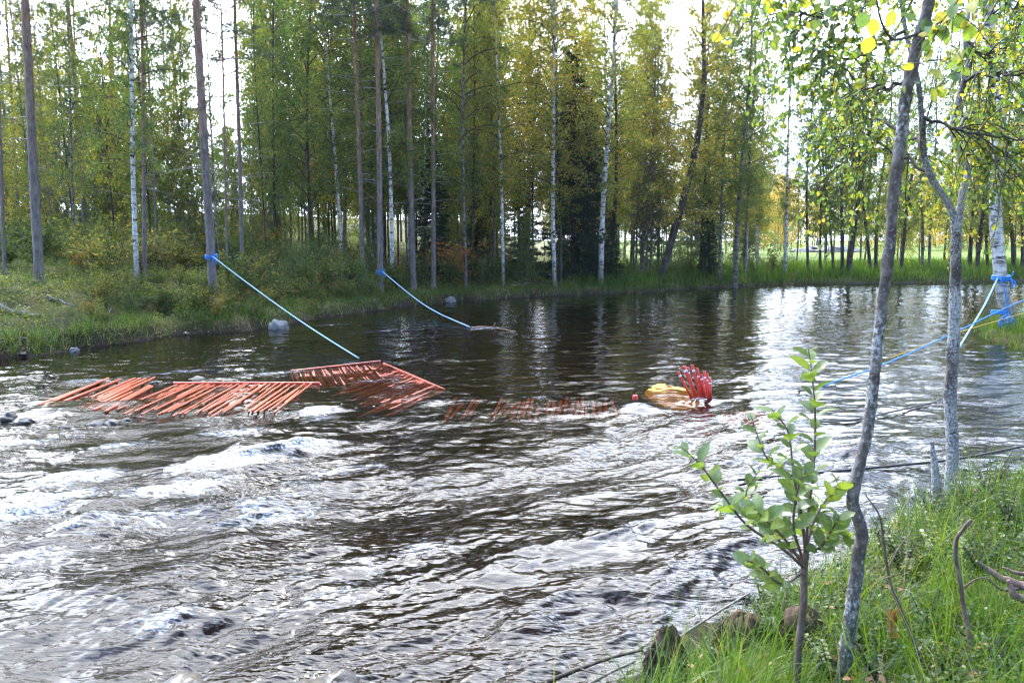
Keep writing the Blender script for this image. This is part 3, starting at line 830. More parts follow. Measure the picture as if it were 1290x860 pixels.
def clumps(b, x, y, rad, hgt, nl, size, mat=0):
    n = len(x); z = ground(x, y)
    P = np.repeat(np.stack([x, y, z], -1), nl, 0); N = len(P)
    rr = np.repeat(np.broadcast_to(rad, n), nl) * np.sqrt(RNG.random(N)); a = RNG.uniform(0, 6.283, N)
    hh = np.repeat(np.broadcast_to(hgt, n), nl)
    q = rr / np.repeat(np.broadcast_to(rad, n), nl)
    P = P + np.stack([rr * np.cos(a), rr * np.sin(a), hh * (0.05 + 0.95 * RNG.random(N) ** 0.6 * (1 - 0.6 * q ** 2))], -1)
    d = np.stack([np.cos(a), np.sin(a), RNG.normal(0, 0.5, N)], -1) + unit(N, RNG) * 0.7
    nr = np.array([0, 0, 1.0]) + unit(N, RNG) * 0.7
    ls = np.repeat(np.broadcast_to(size, n), nl) * RNG.uniform(0.6, 1.3, N)
    b.leaves(P, d, nr, ls, ls * RNG.uniform(0.35, 0.65, N), mat)


# left and far bank: low berry scrub and moss tufts
b = MB()
x, y, d = scatter(60000, (-32, 4), (13, 50), 0.08, 26, 'far', lambda x, y, d: np.clip(0.9 * np.maximum(sm(0.1, 2.5, d), 0.75 * sm(0.9, 0.2, d)) * (18 / y) ** 1.2 * (1 - .8 * np.exp(-((x + 8) / 1.5) ** 2 - ((y - 15.4) / 1.2) ** 2)) * (0.25 + 0.75 * sm(-0.25, 0.3, fbm(x * .45, y * .45, 2, 7))), 0, 1))
x, y = x[:14000], y[:14000]
clumps(b, x, y, 0.26, RNG.uniform(0.08, 0.40, len(x)) * (1 + 0.9 * sm(-.1, .5, fbm(x * .3, y * .3, 2, 19))), 15, 0.062)
o = b.build('berry_scrub', M['shrub'], None, False); o.color = (.52, 0, 0, 1)
tag(o, 'low green and rusty berry scrub covering the mossy left bank', 'scrub', None, 'stuff')
b = MB()
x, y, d = scatter(70000, (-32, 3), (13, 45), 0.05, 9, 'far', lambda x, y, d: np.clip((18 / y) * (1 - .75 * np.exp(-((x + 8) / 1.5) ** 2 - ((y - 15.4) / 1.2) ** 2)) * (0.15 + 0.9 * sm(.7, .1, d) + 0.85 * sm(-0.1, 0.3, fbm(x * .7, y * .7, 2, 9))), 0, 1))
x, y = x[:24000], y[:24000]
blades(b, x, y, RNG.uniform(.12, .42, len(x)), 0.016, 0.8)
o = b.build('bank_grass', M['grass'], None, False); o.color = (.46, 0, 0, 1)
tag(o, 'thin grass between the scrub along the left shore', 'grass', None, 'stuff')
b = MB()
x, y, d = scatter(200000, (1, 48), (30, 56), 0.05, 15, 'far', lambda x, y, d: np.clip((1.2 - d / 15) * sm(1, 5, x), 0, 1))
x, y = x[:42000], y[:42000]
blades(b, x, y, RNG.uniform(.25, .62, len(x)), 0.032, 0.35, seg=2)
o = b.build('meadow_grass', M['grass'], None, False); o.color = (.42, 0, 0, 1)
tag(o, 'tall bright green grass along the far shore of the pool', 'grass', None, 'stuff')

def along_shore(n, lo, hi, zlo, zhi):
    A, B = _fe[3:-2], _fe[4:-1]; ln = np.linalg.norm(B - A, axis=1); w = ln / np.maximum(A[:, 1], 8); w /= w.sum()
    i = RNG.choice(len(A), n, p=w); t = RNG.random(n)[:, None]
    tg = (B - A)[i] / ln[i][:, None]; nr = np.stack([-tg[:, 1], tg[:, 0]], 1)
    P = A[i] + (B - A)[i] * t + nr * RNG.uniform(lo, hi, (n, 1))
    z = ground(P[:, 0], P[:, 1]); k = (z > zlo) & (z < zhi)
    return P[k, 0], P[k, 1]


# shaggy fringe hanging over the waterline of the left and far shore
b = MB()
x, y = along_shore(26000, -.4, .9, .01, .45); k = fbm(x * 1.5, y * 1.5, 2, 33) > -.22; x, y = x[k], y[k]
blades(b, x, y, RNG.uniform(.10, .46, len(x)), RNG.uniform(.010, .024, len(x)), 1.1, seg=3)
o = b.build('fringe_grass', M['grass'], None, False); o.color = (.40, 0, 0, 1)
tag(o, 'shaggy grass hanging over the waterline of the left and far shore', 'grass', None, 'stuff')
b = MB()
x, y = along_shore(4200, -.3, 1.0, .06, .55); k = fbm(x * .9, y * .9, 2, 34) > -.1; x, y = x[k], y[k]
clumps(b, x, y, 0.2, RNG.uniform(0.05, 0.32, len(x)), 14, 0.055)
o = b.build('fringe_scrub', M['shrub'], None, False); o.color = (.38, 0, 0, 1)
tag(o, 'dark leafy scrub along the waterline of the left shore', 'scrub', None, 'stuff')
b = MB()
x, y = along_shore(8000, -.35, .6, .01, .35)
blades(b, x, y, RNG.uniform(.10, .30, len(x)), RNG.uniform(.010, .02, len(x)), 1.6, seg=3)
o = b.build('fringe_straw', M['straw'], None, False)
tag(o, 'dead brown grass and roots along the waterline of the left shore', 'dead grass', None, 'stuff')

# near bank: lush grass
b = MB()


def near_fall(x, y, d):
    clear = 1 - .95 * np.exp(-((x - .66) / .13) ** 2 - ((y - 3.12) / .22) ** 2) - .95 * np.exp(-((x - 1.02) / .14) ** 2 - ((y - 3.25) / .22) ** 2)
    return np.clip(clear * (0.10 + 1.0 * sm(-0.25, 0.3, fbm(x * 1.7, y * 1.7, 2, 55))) * np.clip(3.2 / y, 0.3, 1.3), 0, 1)


x, y, d = scatter(260000, (-1, 7), (1.6, 8.5), -0.06, 5, 'near', near_fall)
x, y = x[:85000], y[:85000]
cl = fbm(x * 1.1, y * 1.1, 2, 66) * 5
blades(b, x, y, RNG.gamma(4, 0.041, len(x)) * (.8 + .5 * sm(0, .5, fbm(x * 1.6, y * 1.6, 2, 201))) + 0.04, RNG.uniform(.003, .0066, len(x)), 0.95, seg=4, clump=cl)
x, y, d = scatter(4200, (-0.3, 7), (2.2, 8), 0.02, 4, 'near')
blades(b, x, y, RNG.uniform(.25, .52, len(x)), RNG.uniform(.005, .009, len(x)), 0.55, seg=5)
x, y, d = scatter(60000, (7, 16), (12, 24), 0.0, 4, 'near'); x, y = x[:9000], y[:9000]
blades(b, x, y, RNG.uniform(.15, .5, len(x)), .012, 0.4)
o = b.build('lush_grass', M['grass'], None, False); o.color = (.40, 0, 0, 1)
tag(o, 'lush tangled green grass on the near bank', 'grass', None, 'stuff')
b = MB()
x, y, d = scatter(16000, (-1, 7), (1.8, 8), 0.1, 4, 'near', lambda x, y, d: sm(-.05, .35, fbm(x * .9 + 4, y * .9, 2, 71)))
x, y = x[:2300], y[:2300]
clumps(b, x, y, 0.13, RNG.uniform(.06, .24, len(x)), 26, 0.026)
o = b.build('berry_plants', M['shrub'], None, False); o.color = (.22, 0, 0, 1)
tag(o, 'glossy dark berry leaves low among the near grass', 'ground cover', None, 'stuff')
b = MB()
x, y, d = scatter(16000, (-1, 7), (1.8, 8), -.04, 4, 'near', lambda x, y, d: .15 + .85 * sm(.1, .45, fbm(x * 1.3 + 9, y * 1.3, 2, 171)) + sm(.3, .0, d)); x, y = x[:5200], y[:5200]
blades(b, x, y, RNG.gamma(5, .045, len(x)) + .05, RNG.uniform(.0025, .005, len(x)), 1.3, seg=4)
o = b.build('dead_grass', M['straw'], None, False); tag(o, 'dry straw-coloured dead grass lying among the green blades of the near bank', 'dead grass', None, 'stuff')
b = MB()
x, y, d = scatter(4000, (-1, 7), (2.0, 7.5), 0.05, 4, 'near'); x, y = x[:330], y[:330]
z = ground(x, y) + RNG.uniform(.02, .14, len(x))
b.broad(np.stack([x, y, z], -1), unit(len(x), RNG) * [1, 1, .3], np.array([0, 0, 1.0]) + unit(len(x), RNG) * .6, RNG.uniform(.025, .045, len(x)), .022)
o = b.build('leaf_litter', M['dead_leaf'], None, False)
tag(o, 'scattered rusty fallen leaves in the near grass', 'leaf litter', None, 'stuff')


rb = random.Random(12)
# countable bushes
def bush_proto(seed, H, leaf, size, nst=9, spread=0.9):
    rng = np.random.default_rng(seed); bs = MB(); bl = MB()
    for i in range(nst):
        az = rng.uniform(0, 6.28); e = rng.uniform(0.1, 0.75); l = H * rng.uniform(.65, 1.1); s = np.linspace(0, 1, 6)
        P = np.stack([np.cos(az) * l * e * s ** 1.2 * spread, np.sin(az) * l * e * s ** 1.2 * spread, l * s * (1 - .25 * e * s)], -1) + rng.normal(size=(6, 3)) * .03 * s[:, None]
        bs.tube(P, np.linspace(.012, .003, 6), 4, 0, False)
        for j in range(7):
            q = rng.uniform(.25, 1); p0 = np.array([np.interp(q, s, P[:, c]) for c in range(3)])
            dd = rng.normal(size=3) * .8 + [np.cos(az) * .5, np.sin(az) * .5, .7]; dd /= np.linalg.norm(dd); tl = rng.uniform(.12, .35) * H
            bs.tube(np.stack([p0, p0 + dd * tl]), [.004, .002], 3, 0, False)
            m = 13; u = rng.uniform(.1, 1.05, m)
            bl.leaves(p0 + dd * (tl * u)[:, None] + rng.normal(size=(m, 3)) * .03, dd * .6 + unit(m, rng) * .8, unit(m, rng), size * rng.uniform(.7, 1.3, m), size * .5 * rng.uniform(.7, 1.2, m), 0)
    return bs.mesh('stems', M['twig']), bl.mesh('foliage', M[leaf], False)


BUSH = {'scrub': [bush_proto(300 + i, 1.0, 'shrub', .075) for i in range(3)], 'willow': [bush_proto(310 + i, 1.3, 'willow', .07, 12) for i in range(2)]}


def bush(kd, px, Y, h, yellow, label, group=None, name='bush'):
    x = at_y(px, 340, Y)[0]; st, fo = random.choice(BUSH[kd])
    r = empty(name, (x, Y, gz(x, Y) - 0.03), label, 'bush', group); s = h / (1.0 if kd == 'scrub' else 1.3)
    r.scale = (s * random.uniform(.9, 1.3),) * 2 + (s,); r.rotation_euler = (0, 0, random.uniform(0, 6.28))
    link('stems', st, r); c = link('foliage', fo, r); c.color = (yellow + .10, 0, 0, 1)


for px, Y, h, ye in [(20, 24, 1.2, .45), (70, 22.5, .9, .3), (95, 24, 1.3, .25), (125, 22, .9, .35), (140, 26, 1.4, .5), (205, 24, 1.2, .45), (235, 23, .9, .6), (250, 27, 1.5, .5), (290, 25, 1.3, .4), (330, 24, 1.2, .4), (345, 27, 1.6, .5), (60, 28, 1.5, .6), (160, 29, 1.6, .55), (-30, 22, 1.3, .4), (105, 20.5, .8, .62), (30, 31, 1.7, .6)]:
    bush('scrub', px, Y, h, ye, 'leafy green and yellow bush among the pines of the left bank', 'bushes under the left bank pines')
for px, Y, h, ye in [(370, 25, 1.3, .3), (385, 23.5, 1.1, .35), (405, 25, 1.4, .3), (425, 24, 1.1, .4), (445, 25.5, 1.3, .35), (355, 22.5, .9, .3), (325, 21.5, .8, .3), (300, 20.6, .7, .35), (465, 24.6, .9, .3), (395, 28, 1.5, .4)]:
    bush('willow', px, Y, h, ye - .1, 'grey-green willow bush on the slope between the two long ropes', 'willow bushes between the ropes', 'willow_bush')
for px, Y, h, ye in [(500, 26.5, 1.0, .3), (530, 28, 1.1, .4), (565, 28.5, 1.3, .2), (575, 29.5, 1.7, .92), (605, 29.3, 1.4, .25), (620, 30, 1.0, .3), (650, 31, .9, .3), (680, 32, .9, .3), (725, 32.5, .8, .35), (790, 34, .8, .35), (850, 35, .7, .4), (870, 36, 1.0, .4), (950, 38, .9, .3), (975, 39, 1.2, .35)]:
    bush('scrub', px, Y, h, ye, 'dark low bush along the water edge of the far bank', 'bushes along the far water edge')


for _ in range(70):
    px = rb.uniform(110, 520); Yw = np.interp(px, [p[0] for p in far_px], [at_z(*p)[1] for p in far_px])
    bush('scrub', px, Yw + rb.uniform(.45, 3.2), rb.uniform(.3, .75), rb.uniform(.2, .6), 'small low bush on the lip of the left bank above the water', 'small bushes on the left bank lip')

for _ in range(64):
    px, Y = rb.uniform(-20, 520), rb.uniform(19.5, 29)
    x_ = at_y(px, 340, Y)[0]
    if river_sd(np.array([x_]), np.array([Y]))[0] < 1.5: continue
    bush('scrub', px, Y, rb.uniform(.6, 1.35), rb.uniform(.22, .62), 'knee to waist high bush in the undergrowth of the left bank', 'undergrowth bushes on the left bank')

# ------------------------------------------------------------------ the three near trees at right
def path_px(pts):
    return np.array([at_y(px, py, Y) for px, py, Y in pts])


def smooth(P, n):
    t = np.linspace(0, 1, len(P)); u = np.linspace(0, 1, n)
    out = []
    P2 = np.concatenate([[2 * P[0] - P[1]], P, [2 * P[-1] - P[-2]]])
    for v in u:
        f = v * (len(P) - 1); i = min(int(f), len(P) - 2); w = f - i
        a, b_, c, d = P2[i:i + 4]
        out.append(0.5 * (2 * b_ + (c - a) * w + (2 * a - 5 * b_ + 4 * c - d) * w * w + (3 * b_ - a - 3 * c + d) * w ** 3))
    return np.array(out)


def twigs(bb, bl, P, r0, rng, n, tl, leafn, size, droop=.35, depth=1, broad=True, q0=.15, bias=(0, 0, 0)):
    """side shoots with leaves along a limb"""
    T = np.gradient(P, axis=0); T /= np.linalg.norm(T, axis=1)[:, None]
    for i in range(n):
        f = rng.uniform(q0, 1) * (len(P) - 1); k = min(int(f), len(P) - 2); w = f - k
        p0 = P[k] * (1 - w) + P[k + 1] * w
        d = T[k] * .7 + rng.normal(size=3) * .65 + np.array(bias); d /= np.linalg.norm(d)
        l = tl * rng.uniform(.4, 1.2); s = np.linspace(0, 1, 6)
        Q = p0 + d * (l * s)[:, None] + np.array([0, 0, -1]) * (l * droop * s ** 2)[:, None] + rng.normal(size=(6, 3)) * .03 * l * s[:, None]
        bb.tube(Q, np.linspace(min(r0, .0045 + l * .006), .0015, 6), 5, 0, False)
        if depth: twigs(bb, bl, Q, r0 * .5, rng, 4, tl * .45, leafn, size, droop, depth - 1, broad, .1)
        if leafn:
            m = max(1, int(leafn * rng.uniform(.5, 1.5)))
            u = rng.uniform(.15, 1.0, m); ii = np.clip((u * 5).astype(int), 0, 4); ww = u * 5 - ii
            pos = Q[ii] * (1 - ww[:, None]) + Q[ii + 1] * ww[:, None]
            dr = unit(m, rng) * .8 + d * .4 + np.array([0, 0, -.5]); nr = unit(m, rng)
            sz = size * rng.uniform(.6, 1.25, m)
            if broad: bl.broad(pos, dr, nr, sz, sz * .8, 0)
            else: bl.leaves(pos, dr, nr, sz, sz * .8, 0)


def near_tree(name, base, label, cat='birch tree'):
    return empty(name, base, label, cat)


def shift(b, base):
    b.v = [v - np.asarray(base) for v in b.v]
    return b


# (1) crooked trunk at the camera's right
p1 = path_px([(1060, 880, 2.9), (1064, 840, 2.9), (1072, 770, 2.92), (1082, 700, 2.95), (1085, 668, 2.96), (1075, 635, 2.97), (1078, 605, 2.98), (1093, 540, 3.0), (1104, 450, 3.0), (1112, 380, 3.0), (1121, 310, 3.0), (1126, 240, 3.0), (1133, 190, 3.0), (1142, 120, 2.98), (1152, 70, 2.95), (1166, 20, 2.92), (1178, -40, 2.9), (1185, -120, 2.9)])
base = p1[0].copy(); base[2] = gz(base[0], base[1])
t1 = near_tree('birch_tree', base, 'crooked lichen-spotted young birch nearest the camera, crossing the whole picture')
P = smooth(p1, 110); rad = np.interp(np.linspace(0, 1, 110), [0, .12, .3, .5, .8, 1], [.029, .025, .0215, .020, .0205, .017])
b = MB(); b.tube(P, rad, 18, bump=.22, seed=3); shift(b, base).build('trunk', M['near_bark'], t1)
bb, bl = MB(), MB(); rng = np.random.default_rng(41)
lim = [[(1158, 42, 2.94), (1140, 48, 2.85), (1125, 50, 2.75), (1115, 38, 2.7), (1108, 20, 2.68), (1103, -10, 2.66)],
       [(1176, -30, 2.9), (1120, -60, 3.2), (1040, -50, 3.5), (980, -20, 3.8)],
       [(1180, -60, 2.9), (1230, -70, 3.1), (1290, -40, 3.2), (1340, 10, 3.2)],
       [(1182, -80, 2.9), (1250, -110, 2.4), (1330, -60, 2.3)]]
for i, l in enumerate(lim):
    Q = smooth(path_px(l), 14); bb.tube(Q, np.linspace(.0065, .003, 14), 7, 0, False)
    if i: twigs(bb, bl, Q, .005, rng, 11, .38, 5, .044, .7)
hp = path_px([(1090, 14, 2.66), (1100, 22, 2.67), (1126, 12, 2.7), (1136, 18, 2.7), (1166, 22, 2.9), (1176, 25, 2.9), (1190, 38, 2.9), (1200, 22, 2.9), (1098, 46, 2.72)])
bl.broad(hp, np.array([[-.2, 0, -1], [.1, .1, -1], [-.2, .2, -1], [.7, -.2, -.3], [.2, 0, -1], [1, 0, .3], [.3, 0, -1], [.4, .1, -.9], [-.3, .1, -.9]]), unit(9, rng) * .5 + np.array([0, -1, .4]), .058, .046, 0, .05, .1)
shift(bb, base).build('branches', M['twig'], t1)
c = shift(bl, base).build('crown', M['near_leaf'], t1, False); c.color = (.52, 0, 0, 1)

# (2) forked trunk on the tip of the bank
p2 = path_px([(1199, 640, 5.7), (1198, 606, 5.7), (1200, 560, 5.7), (1197, 500, 5.7), (1201, 440, 5.7), (1203, 380, 5.7), (1204, 320, 5.7), (1206, 272, 5.7)])
base = p2[0].copy(); base[2] = gz(base[0], base[1])
t2 = near_tree('birch_tree', base, 'grey lichen-covered birch forking into two stems at the tip of the near bank')
b = MB(); P = smooth(p2, 60); b.tube(P, np.linspace(.045, .035, 60), 16, bump=.2, seed=8)
fL = smooth(path_px([(1206, 285, 5.7), (1194, 255, 5.7), (1174, 225, 5.68), (1164, 195, 5.66), (1161, 150, 5.6), (1156, 100, 5.6), (1141, 40, 5.6), (1130, -40, 5.5)]), 50)
fR = smooth(path_px([(1206, 288, 5.7), (1213, 240, 5.72), (1218, 215, 5.75), (1200, 165, 5.8), (1212, 112, 5.8), (1221, 75, 5.8), (1216, 50, 5.8), (1224, -10, 5.8), (1235, -80, 5.8)]), 50)
b.tube(fL, np.linspace(.027, .013, 50), 12, bump=.2, seed=9); b.tube(fR, np.linspace(.027, .013, 50), 12, bump=.2, seed=12)
shift(b, base).build('trunk', M['near_bark_pale'], t2)
bb, bl = MB(), MB(); rng = np.random.default_rng(42)
lim = [[(1162, 150, 5.6), (1190, 156, 5.5), (1225, 168, 5.4), (1270, 174, 5.3), (1320, 180, 5.2)], [(1213, 98, 5.8), (1245, 92, 5.6), (1290, 93, 5.4), (1340, 88, 5.3)],
       [(1217, 50, 5.8), (1238, 70, 5.9), (1262, 62, 6.0), (1290, 40, 6.1)], [(1152, 95, 5.6), (1110, 112, 5.5), (1060, 100, 5.5), (1015, 75, 5.6)],
       [(1140, 40, 5.6), (1100, 60, 5.3), (1055, 76, 5.2), (1025, 55, 5.1)], [(1133, -10, 5.5), (1080, 0, 5.2), (1030, 20, 5.0), (1000, 15, 4.9)],
       [(1164, 180, 5.65), (1130, 160, 5.9), (1080, 150, 6.1), (1040, 170, 6.2)], [(1172, 222, 5.68), (1135, 195, 6.0), (1095, 180, 6.2), (1060, 205, 6.3)],
       [(1206, 165, 5.8), (1230, 135, 6.1), (1260, 120, 6.4), (1300, 130, 6.5)], [(1212, 190, 5.75), (1245, 205, 5.6), (1280, 190, 5.4), (1310, 200, 5.3)],
       [(1224, -10, 5.8), (1180, -40, 5.4), (1110, -30, 5.2), (1060, 10, 5.0)], [(1224, -10, 5.8), (1270, -20, 5.6), (1320, 20, 5.3)]]
for l in lim:
    Q = smooth(path_px(l), 16) + rng.normal(size=(16, 3)) * .012; bb.tube(Q, np.linspace(.013, .005, 16), 7, 0, False)
    twigs(bb, bl, Q, .006, rng, 17, .46, 8, .036, .55)
shift(bb, base).build('branches', M['twig'], t2)
c = shift(bl, base).build('crown', M['near_leaf'], t2, False); c.color = (.43, 0, 0, 1)

# (3) pale birch with the ropes
p3 = path_px([(1275, 425, 17.4), (1272, 408, 17.4), (1266, 378, 17.4), (1261, 350, 17.4), (1256, 300, 17.4), (1254, 250, 17.4), (1256, 190, 17.4), (1252, 100, 17.4), (1246, 20, 17.4), (1244, -60, 17.4), (1240, -200, 17.4)])
base = p3[0].copy(); base[2] = gz(base[0], base[1])
t3 = near_tree('birch_tree', base, 'pale banded birch at right edge with blue ropes tied round its trunk')
b = MB(); P = smooth(p3, 90); b.tube(P, np.interp(np.linspace(0, 1, 90), [0, .1, 1], [.17, .145, .09]), 16, bump=.1, seed=5)
shift(b, base).build('trunk', M['birch_bark'], t3)
bb, bl = MB(), MB(); rng = np.random.default_rng(43)
for i in range(26):
    k = int(rng.uniform(44, 89)); az = rng.uniform(0, 6.28); l = rng.uniform(1.2, 2.9); s = np.linspace(0, 1, 8)
    Q = P[k] + np.stack([np.cos(az) * l * s, np.sin(az) * l * s, l * (.45 * s - .55 * s ** 2)], -1)
    bb.tube(Q, np.linspace(.022, .005, 8), 5, 0, False); twigs(bb, bl, Q, .008, rng, 12, .8, 11, .075, .6, 1, False)
shift(bb, base).build('branches', M['twig'], t3)
c = shift(bl, base).build('crown', M['near_leaf'], t3, False); c.color = (.60, 0, 0, 1)

# willow sapling in front
base = np.array(at_y(1003, 870, 2.85)); base[2] = gz(base[0], base[1])
wl = empty('willow_sapling', base, 'broad-leaved willow sapling with upright shoots on the near bank', 'sapling')
bs, bl = MB(), MB(); rng = np.random.default_rng(44)
main = [(1003, 880, 2.85), (1006, 820, 2.85), (1012, 760, 2.85), (1013, 720, 2.85), (1016, 690, 2.85)]
bs.tube(smooth(path_px(main), 24), np.linspace(.0145, .012, 24), 12, bump=.2, seed=4)
shoots = [[(1015, 700, 2.85), (1018, 650, 2.84), (1025, 590, 2.83), (1027, 530, 2.82), (1024, 480, 2.81), (1018, 436, 2.8)],
          [(1015, 700, 2.85), (1010, 650, 2.8), (1000, 600, 2.76), (993, 545, 2.74), (972, 515, 2.72)],
          [(1013, 715, 2.85), (985, 690, 2.78), (940, 660, 2.72), (905, 615, 2.68), (882, 585, 2.66), (858, 562, 2.64)],
          [(1012, 705, 2.85), (975, 675, 2.9), (950, 650, 2.94), (940, 620, 2.95), (958, 590, 2.95)],
          [(1016, 690, 2.85), (1024, 660, 2.9), (1040, 630, 2.95), (1062, 605, 2.98)],
          [(1012, 720, 2.85), (985, 735, 2.75), (960, 715, 2.7), (940, 705, 2.66)],
          [(1016, 695, 2.86), (1005, 640, 2.93), (985, 590, 2.98), (965, 575, 3.0), (945, 520, 3.02)],
          [(1017, 690, 2.85), (1032, 690, 2.75), (1046, 670, 2.7), (1058, 650, 2.68)],
          [(1013, 710, 2.85), (1000, 665, 2.72), (1004, 620, 2.66), (1016, 590, 2.63)],
          [(1014, 715, 2.85), (990, 680, 2.68), (965, 655, 2.6), (950, 640, 2.56)],
          [(1015, 705, 2.85), (1022, 670, 2.98), (1050, 665, 3.05), (1070, 680, 3.08)],
          [(1013, 712, 2.85), (980, 670, 3.0), (930, 640, 3.08), (905, 640, 3.1)]]
for i, sht in enumerate(shoots):
    Q = smooth(path_px(sht), 26); bs.tube(Q, np.linspace(.0065, .002, 26), 7, 0, True)
    T = np.gradient(Q, axis=0); T /= np.linalg.norm(T, axis=1)[:, None]
    n = 27 if i == 0 else 20
    for j in range(n):
        f = (.25 + .75 * (j + rng.uniform(-.2, .3)) / n) * 25; k = int(np.clip(f, 0, 24)); p = Q[k] + (Q[k + 1] - Q[k]) * (f - k if f - k < 1 else 1)
        az = j * 2.4 + i; side = np.array([np.cos(az), np.sin(az), 0])
        dr = T[k] * .75 + side * .75 + np.array([0, 0, -.05]); nr = T[k] * .8 - side * .6 + rng.normal(size=3) * .3 + np.array([0, -.2, .2])
        sz = (.086 if i == 0 else .077) * rng.uniform(.5, 1.25) * (1 - .45 * max(0, f / 25 - .75) * 4 * .6)
        bl.broad(p[None] + side * .004, dr[None], nr[None], sz, sz * .6, 0, .12, rng.uniform(.05, .35))
shift(bs, base).build('stem', M['brown_stem'], wl)
c = shift(bl, base).build('leaves', M['willow'], wl, False); c.color = (.38, 0, 0, 1)


# ------------------------------------------------------------------ dead stems, stumps, sticks
def stick(name, paths, rads, label, cat, mat='brown_stem', extra=None, k=9):
    pts = path_px(paths[0]); base = pts[0].copy(); base[2] = min(base[2], gz(base[0], base[1]) + 0.02)
    b = MB()
    for p, r in zip(paths, rads):
        n = 8 * len(p); b.tube(smooth(path_px(p), n), np.linspace(r[0], r[1], n), k, bump=.25, seed=len(name))
    o = shift(b, base).build(name, M[mat]); o.location = base
    tag(o, label, cat)
    return o


ds = stick('dead_sapling', [[(1166, 850, 2.9), (1150, 805, 2.93), (1134, 765, 2.96), (1122, 735, 2.98), (1114, 690, 3.0), (1108, 650, 3.02), (1090, 622, 3.04)], [(1121, 712, 3.0), (1132, 690, 3.0), (1146, 673, 3.0)], [(1114, 728, 2.98), (1128, 724, 2.94), (1136, 722, 2.9)]], [(.0075, .003), (.003, .0018), (.0025, .0015)], 'thin dead brown stem with a rusty withered leaf, right of the crooked trunk', 'dead sapling')
b = MB(); n = 26; p0 = at_y(1126, 762, 2.95); u = RNG.random(n)
b.leaves(p0 + np.stack([RNG.normal(0, .008, n) + .004, RNG.normal(0, .008, n), -.10 * u], -1), np.array([0, 0, -1.0]) + unit(n, RNG) * .35, unit(n, RNG), .045, .018)
o = shift(b, np.array(ds.location)).build('withered_leaf', M['dead_leaf'], ds, False)
stick('dead_sapling', [[(1226, 825, 2.95), (1221, 800, 2.97), (1214, 765, 3.0), (1210, 735, 3.0), (1204, 700, 3.0), (1205, 680, 3.0), (1212, 668, 3.0), (1224, 654, 3.0)], [(1214, 740, 3.0), (1228, 730, 3.0), (1246, 726, 3.0)], [(1215, 800, 2.97), (1206, 790, 2.92), (1203, 780, 2.9)]], [(.0105, .0065), (.004, .0025), (.004, .002)], 'stubby broken brown stem with a bent top in the grass at right', 'dead sapling')
stick('cut_stump', [[(1181, 625, 5.4), (1179, 600, 5.4), (1176, 575, 5.4), (1174, 556, 5.4)]], [(.038, .010)], 'pale gnawed stump with a pointed top left of the forked birch', 'stump', 'near_bark_pale')
stick('root_pile', [[(1320, 745, 3.25), (1290, 738, 3.3), (1262, 728, 3.35), (1238, 712, 3.4), (1230, 706, 3.4)], [(1290, 740, 3.3), (1262, 742, 3.3), (1245, 728, 3.3)], [(1310, 760, 3.2), (1280, 750, 3.2), (1270, 730, 3.22)], [(1310, 722, 3.35), (1285, 722, 3.35), (1262, 714, 3.38)]], [(.028, .004), (.009, .004), (.024, .008), (.012, .004)], 'dark uprooted root with broken pale twigs at the right edge', 'root', 'brown_stem')
stick('fallen_stick', [[(850, 806, 3.75), (880, 786, 3.8), (915, 764, 3.85), (945, 746, 3.9)]], [(.007, .005)], 'thin grey stick lying on the near bank edge above the water', 'stick', 'dead_wood')
stick('fallen_stick', [[(740, 862, 3.5), (770, 846, 3.55), (800, 832, 3.62)]], [(.008, .005)], 'pale bent stick in the shallows at the bottom of the near bank', 'stick', 'dead_wood')
stick('driftwood_branch', [[(690, 858, 3.42), (730, 842, 3.5), (770, 828, 3.58), (810, 818, 3.65)], [(730, 842, 3.5), (745, 846, 3.46), (765, 850, 3.44)]], [(.011, .006), (.006, .003)], 'dark wet branch lying in the water at the foot of the near bank', 'branch', 'dark_bark')


def tussock(px, py, Y, w, h, label):
    p = at_y(px, py, Y); p[2] = max(p[2] + .03, gz(p[0], p[1])); b = MB(); n = 16
    th, ph = np.meshgrid(np.linspace(0, 2 * math.pi, 25)[:-1], np.linspace(.02, 2.5, 12))
    rr = 1 + .25 * fbm(np.cos(th) * 1.5 + 3, ph * 2 + np.sin(th) * 1.5, 3, int(px))
    V = np.stack([np.cos(th) * np.sin(ph) * w * rr, np.sin(th) * np.sin(ph) * w * rr, np.cos(ph) * h * rr], -1)
    i = np.arange(11)[:, None] * 24; j = np.arange(24)[None]; f = np.stack([i + j, i + 24 + j, i + 24 + (j + 1) % 24, i + (j + 1) % 24], -1).reshape(-1, 4)
    b.add(V.reshape(-1, 3), f)
    m = 1800; a = RNG.uniform(0, 6.28, m); q = RNG.uniform(.05, 1.9, m)
    P0 = np.stack([np.cos(a) * np.sin(q) * w * 1.03, np.sin(a) * np.sin(q) * w * 1.03, np.cos(q) * h * 1.03], -1)
    b.leaves(P0, np.stack([np.cos(a) * .35, np.sin(a) * .35, -np.ones(m)], -1) + unit(m, RNG) * .25, unit(m, RNG), RNG.uniform(.05, .13, m), .006)
    o = b.build('dead_tussock', M['peat']); o.location = p; tag(o, label, 'tussock')


tussock(840, 850, 3.32, .075, .17, 'tall dark brown tussock of dead roots at the bottom corner of the near bank')
tussock(935, 812, 3.45, .10, .12, 'wide dead root tussock just left of the willow sapling')
tussock(1012, 800, 3.3, .08, .10, 'low root tussock hidden in grass behind the willow stem')


